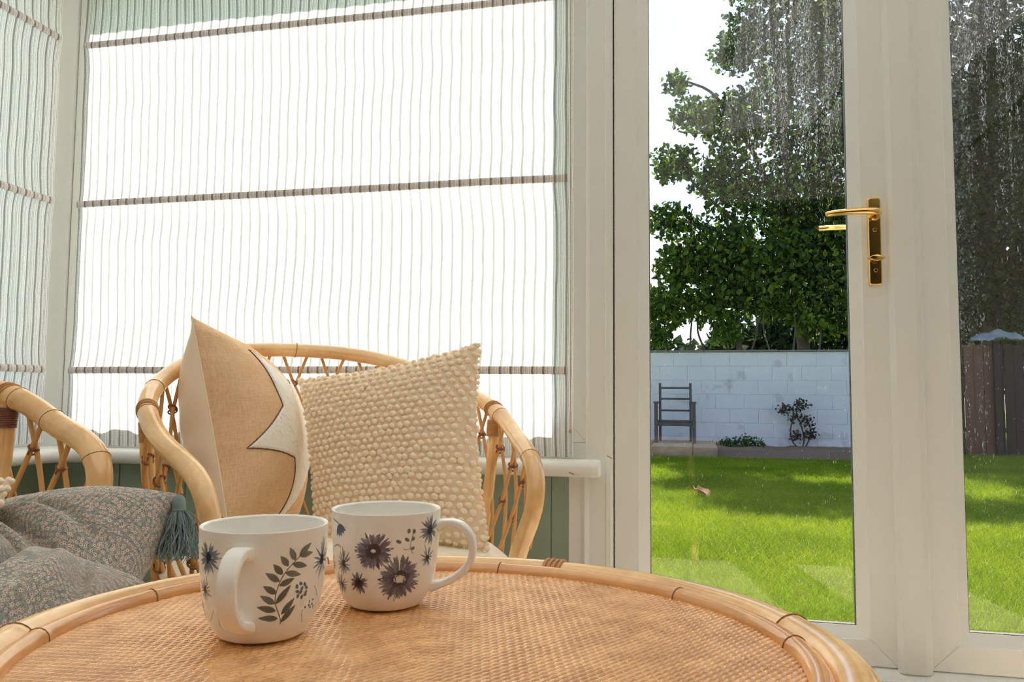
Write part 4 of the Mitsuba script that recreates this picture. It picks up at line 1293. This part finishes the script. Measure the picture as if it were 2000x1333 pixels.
def motifs_front(p):
    S = lambda x, y: spot(x, y, 665, 120, 590, 1115, 85)
    G = (0.105, 0.125, 0.105)
    a, z = S(185, 425); p.daisy(a, z, 0.0125, 17, 1, eye_r=0.26, wid=0.14)
    a, z = S(165, 745); p.daisy(a, z, 0.0085, 12, 2, eye_r=0.28, up=1.3)
    a, z = S(130, 920); p.aster(a, z, 0.010, 3, False)
    a, z = S(1185, 505); p.daisy(a, z, 0.0125, 13, 4, eye_r=0.3, up=1.25)
    # the leafy sprig
    a0, z0 = S(820, 1090)
    px = lambda x, y: ((lambda q: ((q[0] - a0) * 0.044, q[1] - z0))(S(x, y)))
    stem = [px(820, 1100), px(800, 985), px(768, 880), px(775, 780), px(805, 680), px(850, 590), px(930, 490), px(985, 430)]
    p.stroke(a0, z0, stem, 0.00035, G)
    for b, t in (((820, 1080), (945, 920)), ((795, 1040), (630, 1020)), ((825, 1000), (935, 850)), ((775, 960), (615, 910)), ((775, 890), (900, 715)), ((765, 890), (640, 800)), ((775, 790), (665, 710)), ((800, 715), (930, 655)),
                 ((800, 675), (680, 585)), ((850, 595), (985, 625)), ((825, 610), (745, 505)), ((910, 515), (1040, 545)), ((875, 530), (805, 430)), ((935, 480), (885, 355)), ((970, 440), (1090, 415)), ((970, 430), (1075, 320))):
        p.leaf(a0, z0, px(*b), px(*t), 0.0040, np.array(G) * random.uniform(0.85, 1.5))
    # clover-like cluster and berries
    for x, y in ((955, 740), (990, 715), (1025, 725), (1040, 760), (960, 790), (1000, 765), (1035, 810), (965, 835), (1000, 850), (1030, 830), (990, 800)):
        a, z = S(x, y); p.dot(a, z, random.uniform(0, 6.2), 0.0017, 0.0012, (0.08, 0.11, 0.12), (0.16, 0.2, 0.21))
    for x, y in ((1075, 910), (1105, 895), (1070, 945), (1100, 940), (1035, 960), (1080, 970), (1110, 965)):
        a, z = S(x, y); p.dot(a, z, random.uniform(0, 6.2), 0.0011, 0.0008, (0.08, 0.09, 0.09), (0.15, 0.17, 0.17))
    for pts in (((1010, 1110), (1005, 1030), (1012, 980)), ((285, 990), (300, 1070), (325, 1140)), ((245, 940), (230, 1010), (215, 1060)), ((1120, 760), (1140, 820), (1150, 870))):
        p.stroke(a0, z0, [px(*q) for q in pts], 0.0003, (0.30, 0.33, 0.34))


def motifs_back(p):
    S = lambda x, y: spot(x, y, 632, 137, 582, 1100, 92)
    G = (0.12, 0.14, 0.135)
    a, z = S(505, 615); p.aster(a, z, 0.0150, 11, False)
    a, z = S(775, 930); p.aster(a, z, 0.0180, 12, True)
    a, z = S(1085, 400); p.daisy(a, z, 0.0125, 17, 13, eye_r=0.28, wid=0.14)
    a, z = S(1058, 710); p.daisy(a, z, 0.0080, 11, 14, eye_r=0.3, up=1.5)
    a, z = S(205, 750); p.daisy(a, z, 0.0105, 12, 15, eye_r=0.24, up=1.15)
    a, z = S(190, 985); p.daisy(a, z, 0.0092, 12, 16, eye_r=0.24)
    a, z = S(365, 970); p.daisy(a, z, 0.0100, 13, 17, cin=(0.07, 0.065, 0.09), cout=(0.3, 0.28, 0.32), eye_r=0.36, wid=0.17)
    a, z = S(90, 735); p.daisy(a, z, 0.0075, 10, 18, eye_r=0.3)
    # drooping bud
    a0, z0 = S(160, 330)
    px = lambda x, y: ((lambda q: ((q[0] - a0) * 0.044, q[1] - z0))(S(x, y)))
    p.stroke(a0, z0, [px(85, 255), px(110, 280), px(140, 305), px(160, 325)], 0.0004, (0.14, 0.16, 0.18))
    for t in ((130, 440), (155, 460), (180, 450), (205, 420), (222, 390)):
        p.leaf(a0, z0, px(150, 318), px(*t), 0.0034, (0.085, 0.125, 0.165))
    p.stroke(a0, z0, [px(100, 570), px(125, 548), px(150, 552), px(175, 578)], 0.0005, (0.2, 0.2, 0.23))
    # small sprig with berries
    p.stroke(a0, z0, [px(910, 660), px(880, 580), px(888, 500), px(905, 430)], 0.0003, (0.25, 0.26, 0.26))
    p.stroke(a0, z0, [px(880, 600), px(830, 608), px(805, 600)], 0.0004, (0.36, 0.38, 0.37))
    for b, t in (((860, 430), (860, 375)), ((913, 435), (915, 380)), ((785, 530), (730, 505)), ((865, 515), (820, 480)), ((890, 510), (920, 470)), ((885, 610), (920, 580))):
        (lambda u, w: p.dot(a0 + (u[0] + w[0]) / 0.088, z0 + (u[1] + w[1]) / 2, math.atan2(w[1] - u[1], w[0] - u[0]), math.hypot(w[0] - u[0], w[1] - u[1]) / 2, 0.0014, np.array(G) * 0.8, np.array(G) * 1.4))(px(*b), px(*t))


M1, M2 = np.array([-0.3060, 0.5352, TZ + 0.0010]), np.array([-0.2515, 0.6362, TZ + 0.0010])
f1, f2 = math.atan2(M1[1], M1[0]) - math.pi / 2, math.atan2(M2[1], M2[0]) - math.pi / 2
mug("white mug with a leafy sprig, its handle turned to the viewer", M1, f1, motifs_front, math.radians(-18), True)
mug("white mug with large mauve flowers, its handle to the right", M2, f2, motifs_back, math.radians(79), False)

# ------------------------------------------------------------------ garden
lab(add("ground", (np.array([[-30, 1.99, LAWN - 0.002], [40, 1.99, LAWN - 0.002], [40, 60, LAWN - 0.002], [-30, 60, LAWN - 0.002]]), np.array([[0, 1, 2, 3]])), "m_lawn"), "ground under the lawn", kind="structure")


def grass(n, ylo, yhi, wid, ln, seed):
    r = np.random.default_rng(seed)
    y = r.uniform(ylo, yhi, n)
    x = r.uniform(-0.09, 0.46, n) * y + r.uniform(-0.5, 0.5, n)
    z = np.full(n, LAWN - 0.002)
    a = r.uniform(0, 2 * np.pi, n)
    L = ln * r.uniform(0.6, 1.25, n)
    lean = r.normal(0, 0.8, (n, 2)) * L[:, None]
    c, s = np.cos(a) * wid / 2, np.sin(a) * wid / 2
    v = np.stack([np.c_[x - c, y - s, z], np.c_[x + c, y + s, z], np.c_[x + lean[:, 0], y + lean[:, 1], z + L]], 1).reshape(-1, 3)
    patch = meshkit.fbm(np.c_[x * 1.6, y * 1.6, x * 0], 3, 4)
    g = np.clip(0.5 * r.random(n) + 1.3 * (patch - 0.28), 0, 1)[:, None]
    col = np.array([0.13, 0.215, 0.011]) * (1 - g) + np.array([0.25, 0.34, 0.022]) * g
    dry = (r.random(n) < 0.05)[:, None]
    col = np.where(dry, [0.32, 0.28, 0.12], col)
    return v, np.arange(3 * n).reshape(-1, 3), np.repeat(col, 3, 0)


gs = [grass(70000, 2.3, 4.4, 0.0030, 0.050, 1), grass(110000, 4.4, 7.5, 0.0045, 0.055, 2), grass(130000, 7.5, 11.93, 0.0065, 0.055, 3)]
_v, _f, _c = grass(26000, 11.9, 13.95, 0.0065, 0.055, 4)
_k = (_v[::3, 0] > 3.70) & (_v[::3, 1] < 13.85)
gs.append((_v[np.repeat(_k, 3)], np.arange(3 * _k.sum()).reshape(-1, 3), _c[np.repeat(_k, 3)]))
gv, gf = cat_mesh([(a, b) for a, b, _ in gs])
lab(add("lawn_grass", (gv, gf), "m_grass", color=np.vstack([c for *_, c in gs])), "bright green mown lawn with tree shadows", "grass", kind="stuff")

# garden wall of painted blocks
WY, WB, WT = 13.8, LAWN, 1.385
lab(add("wall_garden", box(-4.0, 3.62, WY + 0.012, WY + 0.22, WB, WT), "m_mortar"), "white painted block wall at the end of the garden", kind="structure")
r = np.random.default_rng(3)
rows = 7
hb = (WT - WB) / rows
blk = {}
for i in range(rows):
    x = -3.99 + (0.23 if i % 2 else 0.0)
    while x < 3.6:
        x1 = min(x + 0.46, 3.615)
        if x1 - x > 0.06:
            d = r.uniform(-0.003, 0.003)
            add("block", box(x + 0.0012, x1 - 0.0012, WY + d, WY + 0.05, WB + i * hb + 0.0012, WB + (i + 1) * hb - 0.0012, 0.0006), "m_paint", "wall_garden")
        x = x1
for n, x in enumerate(np.arange(-4.0, 3.6, 0.6)):
    add("coping_stone", box(x + 0.003, min(x + 0.597, 3.64), WY - 0.03, WY + 0.26, WT + 0.002, WT + 0.034 + r.uniform(-0.004, 0.004), 0.006), "m_coping", "wall_garden")

# stone step at the left foot of the wall, and a soil bed
lab(key_of("stone_step"), "low tan stone step along the garden wall", "step")
for x0, x1 in ((-3.4, -2.5), (-2.5, -1.55), (-1.55, -0.62), (-0.62, 0.0), (0.0, 0.36)):
    add("slab", box(x0 + 0.004, x1 - 0.004, 12.0, WY - 0.01, LAWN - 0.01, -0.10 + r.uniform(-0.006, 0.006), 0.015), "m_stone", "stone_step")
sx = np.linspace(0.37, 3.6, 70)
sy = np.linspace(12.15, WY - 0.005, 24)
X, Y = np.meshgrid(sx, sy, indexing="ij")
Z = LAWN + 0.10 * np.clip((Y - 12.15) / 0.5, 0, 1) * (0.4 + 1.0 * meshkit.fbm(np.stack([X * 2.2, Y * 2.2, X * 0], -1), 4, 6)) + 0.01
lab(add("soil_bed", (np.stack([X, Y, Z], -1).reshape(-1, 3), grid_faces(70, 24)), "m_soil", smooth=True), "strip of bare soil at the foot of the garden wall", "soil")


# leaves
def leaves(centres, radii, n, size, cols, seed, flat=0.8):
    r = np.random.default_rng(seed)
    centres, radii = np.asarray(centres, float), np.asarray(radii, float)
    w = radii ** 2
    idx = r.choice(len(centres), n, p=w / w.sum())
    d = r.normal(0, 1, (n, 3))
    d /= np.linalg.norm(d, axis=1, keepdims=True)
    rad = r.random(n) ** 0.42
    lump = 0.72 + 0.5 * meshkit.noise(d * 2.6 + idx[:, None] * 3.1, seed)
    c = centres[idx] + d * (rad * radii[idx] * lump)[:, None] * [1, 1, flat]
    # leaves hang in twig clusters
    c += r.normal(0, 0.03, (n, 3))
    a = r.normal(0, 1, (n, 3)) + [0, 0, -0.5]
    a /= np.linalg.norm(a, axis=1, keepdims=True)
    b = np.cross(a, r.normal(0, 1, (n, 3)) + [0, 0, 0.6])
    b /= np.linalg.norm(b, axis=1, keepdims=True)
    u = np.cross(a, b)
    L = (size * r.uniform(0.6, 1.25, n))[:, None]
    W = L * r.uniform(0.26, 0.38, n)[:, None]
    v = np.stack([c - a * L * 0.5, c - a * L * 0.12 + b * W + u * L * 0.10, c + a * L * 0.22 + b * W * 0.8 + u * L * 0.08, c + a * L * 0.5 - u * L * 0.08, c + a * L * 0.22 - b * W * 0.8 + u * L * 0.08, c - a * L * 0.12 - b * W + u * L * 0.10], 1).reshape(-1, 3)
    q = np.arange(n)[:, None] * 6
    f = np.stack([q + [0, 1, 2], q + [0, 2, 3], q + [0, 3, 4], q + [0, 4, 5]], 1).reshape(-1, 3)
    cols = np.asarray(cols, float)
    t = r.random(n)
    col = cols[r.choice(len(cols), n)] * (0.6 + 0.6 * t)[:, None]
    return v, f, np.repeat(col, 6, 0)


def tree(name, label, trunk, branches, centres, radii, n, size, cols, seed, trunk_r=0.12):
    k = thing(name, label, "tree" if "tree" in name else "shrub")
    P = spline(trunk, 40)
    add("trunk", tube(P, np.linspace(trunk_r, trunk_r * 0.45, 40) * (1 + 0.1 * (meshkit.noise(P * 6, seed) - 0.5)), 10), "m_bark", k, smooth=60)
    for b, br in branches:
        Q = spline(b, 24)
        Q = Q + 0.10 * (np.stack([meshkit.noise(Q * 2.2 + a * 7, seed) for a in range(3)], -1) - 0.5)
        add("branch", tube(Q, np.linspace(br, br * 0.35, 24), 7), "m_bark", k, smooth=60)
    v, f, c = leaves(centres, radii, n, size, cols, seed)
    lab(add("foliage", (v, f), "m_leaf", k, color=c), None, kind="stuff")
    return k


DARK = [(0.045, 0.075, 0.03), (0.06, 0.095, 0.03), (0.04, 0.06, 0.035)]
MID = [(0.085, 0.145, 0.035), (0.125, 0.20, 0.035), (0.06, 0.105, 0.04)]
LIME = [(0.13, 0.22, 0.03), (0.18, 0.27, 0.04), (0.08, 0.14, 0.03)]
tree("garden_tree", "tall leafy tree behind the garden wall, seen through the left door", [(2.1, 15.3, -0.3), (1.95, 15.2, 2.0), (1.8, 15.1, 4.2), (1.6, 15.0, 6.5), (1.5, 15.0, 8.6)],
     [([(1.95, 15.2, 2.2), (1.2, 15.0, 3.4), (0.4, 14.8, 4.2), (-0.2, 14.6, 4.9)], 0.06), ([(1.85, 15.1, 3.4), (1.2, 15.0, 5.0), (0.6, 14.8, 6.0), (-0.2, 14.45, 6.4)], 0.055), ([(1.75, 15.1, 4.6), (2.3, 15.2, 5.6), (2.8, 15.3, 6.8)], 0.05),
      ([(1.7, 15.0, 5.4), (1.2, 14.9, 6.6), (0.9, 14.7, 7.4)], 0.045), ([(1.6, 15.0, 6.6), (1.8, 14.2, 7.4), (2.1, 13.2, 7.9), (2.4, 12.4, 8.3)], 0.06), ([(1.95, 15.2, 2.4), (2.7, 15.2, 3.6), (3.3, 15.4, 4.6)], 0.06), ([(1.2, 15.0, 3.4), (0.6, 14.7, 3.6), (-0.35, 14.6, 3.9)], 0.035)],
     [[1.44, 15.00, 8.43], [1.15, 15.00, 7.37], [1.98, 15.20, 6.60], [0.76, 14.60, 6.84], [-0.25, 14.40, 6.32], [0.07, 14.60, 5.79], [0.86, 15.00, 5.73], [2.29, 15.00, 5.25], [-0.26, 14.60, 4.90], [0.65, 14.80, 4.62], [1.67, 15.20, 4.19],
      [-0.40, 14.60, 3.86], [0.46, 14.80, 3.39], [2.42, 15.00, 3.36], [3.21, 15.50, 7.11], [3.23, 15.50, 4.19], [2.38, 15.30, 7.88], [1.3, 14.2, 9.2], [2.2, 14.0, 9.4], [1.5, 13.4, 7.9], [2.3, 12.8, 7.8], [1.7, 12.3, 8.3], [2.6, 13.4, 8.6], [3.1, 12.5, 8.6]],
     [0.80, 0.66, 1.00, 0.42, 0.28, 0.46, 0.80, 1.02, 0.46, 0.70, 1.05, 0.46, 0.80, 0.86, 1.20, 1.20, 0.78, 0.8, 0.9, 0.75, 0.8, 0.8, 0.8, 0.8], 33000, 0.12, DARK + MID + LIME, 21, 0.13)
tree("hedge_shrub", "lighter green leafy hedge along the top of the garden wall", [(0.8, 14.7, -0.3), (0.85, 14.7, 1.0), (0.8, 14.6, 2.2), (0.9, 14.6, 3.0)],
     [([(-0.4 + 0.33 * i, 14.5, -0.2), (-0.45 + 0.36 * i, 14.5, 1.2), (-0.5 + 0.37 * i + 0.15 * math.sin(i * 2.1), 14.5, 1.9), (-0.5 + 0.38 * i, 14.6, 2.6)], 0.028) for i in range(8)],
     [[-0.46, 14.50, 2.25], [0.44, 14.60, 2.34], [1.34, 14.80, 2.53], [2.20, 14.80, 2.23], [-0.18, 14.60, 3.00], [0.80, 14.60, 2.97], [1.87, 14.80, 3.16], [2.51, 14.60, 2.56], [-0.54, 14.30, 1.68], [0.61, 14.40, 1.77], [3.04, 14.80, 2.22], [-1.4, 14.6, 2.3], [-2.4, 14.7, 2.2]],
     [0.54, 0.62, 0.72, 0.72, 0.54, 0.62, 0.72, 0.56, 0.26, 0.30, 0.74, 0.7, 0.7], 13000, 0.13, LIME + MID, 22, 0.07)
tree("dark_tree", "dense dark tree behind the wooden fence, seen through the right door", [(4.9, 14.8, -0.3), (4.9, 14.8, 2.0), (4.85, 14.7, 5.0), (4.9, 14.6, 8.0)],
     [([(4.9, 14.8, 2.0), (4.5, 14.5, 3.4), (4.2, 14.2, 4.4)], 0.06), ([(4.9, 14.8, 3.0), (5.4, 14.5, 4.2), (5.8, 14.4, 5.0)], 0.06), ([(4.9, 14.8, 1.4), (4.5, 14.6, 2.2), (4.3, 14.5, 2.8)], 0.04)],
     [[4.55, 14.00, 6.67], [5.20, 14.00, 5.84], [4.48, 14.20, 5.02], [5.22, 14.00, 4.32], [4.52, 14.20, 3.65], [5.18, 14.20, 3.11], [4.40, 14.20, 2.46], [5.11, 14.30, 2.21], [6.33, 14.50, 5.08], [6.25, 14.50, 2.97], [3.80, 14.60, 4.84], [3.75, 14.60, 2.89],
      [4.8, 15.2, 4.2], [4.6, 15.3, 2.6], [5.0, 13.6, 8.2], [4.4, 13.0, 9.6], [5.6, 12.4, 10.2]],
     [1.02, 0.84, 0.86, 0.76, 0.86, 0.77, 0.68, 0.60, 1.25, 1.06, 1.07, 0.97, 1.3, 1.2, 1.2, 1.2, 1.3], 42000, 0.11, [(0.025, 0.042, 0.022), (0.035, 0.055, 0.025), (0.045, 0.075, 0.03)], 23, 0.14)
tree("far_tree", "dark evergreen mass far behind the garden", [(3.0, 21.0, -0.3), (3.0, 21.0, 2.0), (3.1, 21.0, 4.0), (3.1, 21.0, 6.0)], [],
     [[2.6, 20.5, 2.0], [4.6, 20.5, 2.6], [6.4, 20.5, 3.0], [3.2, 20.8, 4.6], [6.0, 20.6, 5.6], [4.8, 20.6, 7.4], [7.0, 20.8, 7.6], [1.2, 20.6, 1.6], [-0.4, 20.6, 1.3], [6.6, 20.6, 1.7], [5.4, 20.6, 1.3]], [1.5, 1.5, 1.6, 1.5, 1.7, 1.6, 1.7, 1.2, 1.0, 1.2, 1.2], 13500, 0.28, DARK, 24, 0.2)

# wooden fence on the right
k = thing("wooden_fence", "dark wooden board fence at the end of the garden on the right", "fence")
FX, FY = 3.40, 14.06
for i in range(34):
    x = FX + i * 0.145
    add("board", box(x, x + 0.138, FY + (0.012 if i % 2 else 0.0), FY + 0.022 + (0.012 if i % 2 else 0.0), LAWN, 1.50 + r.uniform(-0.012, 0.012), 0.003), "m_fence_lit_red" if i in (6, 7, 8, 15) else "m_fence", k)
for z in (0.1, 0.7, 1.3):
    add("rail", box(FX, FX + 4.95, FY + 0.036, FY + 0.075, z, z + 0.07, 0.003), "m_fence", k)
for x in (3.70, 4.68, 5.7, 6.7):
    add("post", box(x, x + 0.09, FY - 0.085, FY - 0.002, LAWN - 0.05, 1.56, 0.004), "m_fence", k)
# unclear pale shape above the fence, given a made-up bunched sheet form
tx = np.linspace(0, 1, 60)
ty = np.linspace(-1, 1, 21)
X, Y = np.meshgrid(tx, ty, indexing="ij")
env = np.sin(np.pi * X) ** 0.6
h = env * (0.12 * (1 - np.abs(Y) ** 1.6) + 0.16 * (meshkit.fbm(np.stack([X * 7, Y * 1.8, X * 0], -1), 4, 3) - 0.4)) - 0.03
V = np.stack([4.36 + 0.78 * X, FY - 0.02 + 0.16 * Y * (0.4 + 0.6 * env), 1.62 + h * 0.9 - 0.03 * np.abs(Y) ** 3], -1)
lab(add("pale_shape", (V.reshape(-1, 3), grid_faces(60, 21)), "m_pale_shape", smooth=True), "unclear pale blue-grey shape above the wooden fence, its sheet form made up", "pale_shape")

# old slatted wooden chair on the step
k = thing("garden_chair", "old dark slatted wooden garden chair standing by the white wall", "chair")
CX0, CX1, CY, CZ = -0.575, 0.0, 13.35, -0.096


def cb(name, *a):
    add(name, box(*a, 0.003), "m_old_wood", k)


cb("back_post", CX0 + 0.035, CX0 + 0.075, CY, CY + 0.05, CZ, CZ + 0.95)
cb("back_post", CX1 - 0.05, CX1 - 0.01, CY, CY + 0.05, CZ, CZ + 0.95)
for z in (0.87, 0.69, 0.50):
    cb("back_slat", CX0 + 0.075, CX1 - 0.05, CY + 0.01, CY + 0.035, CZ + z - 0.016, CZ + z + 0.016)
cb("front_post", CX0 - 0.015, CX0 + 0.04, CY - 0.52, CY - 0.46, CZ, CZ + 0.62)
cb("front_post", CX1 - 0.005, CX1 + 0.05, CY - 0.52, CY - 0.46, CZ, CZ + 0.62)
cb("armrest", CX0 - 0.03, CX0 + 0.055, CY - 0.54, CY - 0.001, CZ + 0.621, CZ + 0.645)
cb("armrest", CX1 - 0.02, CX1 + 0.065, CY - 0.54, CY - 0.001, CZ + 0.621, CZ + 0.645)
for i in range(5):
    cb("seat_slat", CX0 + 0.001, CX1 + 0.04, CY - 0.455 + i * 0.092, CY - 0.375 + i * 0.092, CZ + 0.325, CZ + 0.347)
cb("apron", CX0 + 0.041, CX1 - 0.006, CY - 0.50, CY - 0.475, CZ + 0.26, CZ + 0.32)
cb("apron", CX0 + 0.076, CX1 - 0.051, CY + 0.01, CY + 0.035, CZ + 0.26, CZ + 0.32)

# climbing plant and weeds by the wall, a dead leaf on the lawn
k = thing("climbing_plant", "small straggly climbing plant on the white garden wall", "plant")
for C in ([(1.72, 13.66, -0.2), (1.74, 13.66, 0.1), (1.66, 13.66, 0.35), (1.70, 13.66, 0.56)], [(1.70, 13.66, -0.2), (1.56, 13.66, 0.15), (1.60, 13.66, 0.4), (1.42, 13.66, 0.50)], [(1.75, 13.66, -0.2), (1.86, 13.66, 0.05), (1.80, 13.66, 0.3)]):
    add("stem", tube(spline(C, 20), 0.012, 6), "m_bark", k, smooth=60)
v, f, c = leaves([[1.70, 13.58, 0.5], [1.46, 13.58, 0.44], [1.78, 13.58, 0.26], [1.85, 13.58, 0.06], [1.6, 13.58, 0.3], [1.62, 13.58, 0.02]], [0.13, 0.11, 0.12, 0.12, 0.1, 0.1], 420, 0.055, [(0.10, 0.075, 0.05), (0.06, 0.07, 0.04), (0.14, 0.10, 0.06)], 31)
lab(add("foliage", (v, f), "m_leaf", k, color=c), None, kind="stuff")
k = thing("weed_clump", "low green weeds at the foot of the white wall", "plant")
v, f, c = leaves([[0.62, 13.5, -0.12], [0.85, 13.5, -0.10], [1.05, 13.45, -0.14], [0.45, 13.5, -0.14]], [0.14, 0.17, 0.12, 0.1], 500, 0.05, MID, 32, 0.6)
lab(add("foliage", (v, f), "m_leaf", k, color=c), None, kind="stuff")
add("stem", tube(spline([(0.8, 13.5, -0.26), (0.82, 13.5, -0.15), (0.86, 13.48, -0.03)], 10), 0.006, 5), "m_bark", k)
u = np.linspace(-1, 1, 14)
U, V2 = np.meshgrid(u, u, indexing="ij")
L = np.stack([0.055 * U * np.sqrt(np.maximum(1 - 0.8 * V2 ** 2, 0.05)), 0.08 * V2, 0.035 * U ** 2 + 0.03 * V2 ** 2 * V2], -1).reshape(-1, 3)
Lb = L - [0, 0, 0.003]
f = grid_faces(14, 14)
lab(add("fallen_leaf", move((np.vstack([L, Lb]), np.vstack([f, f[:, ::-1] + 196])), (0.075, 7.23, LAWN + 0.045), 0.7), "m_dry_leaf", smooth=True), "single brown dead leaf lying on the lawn", "leaf")
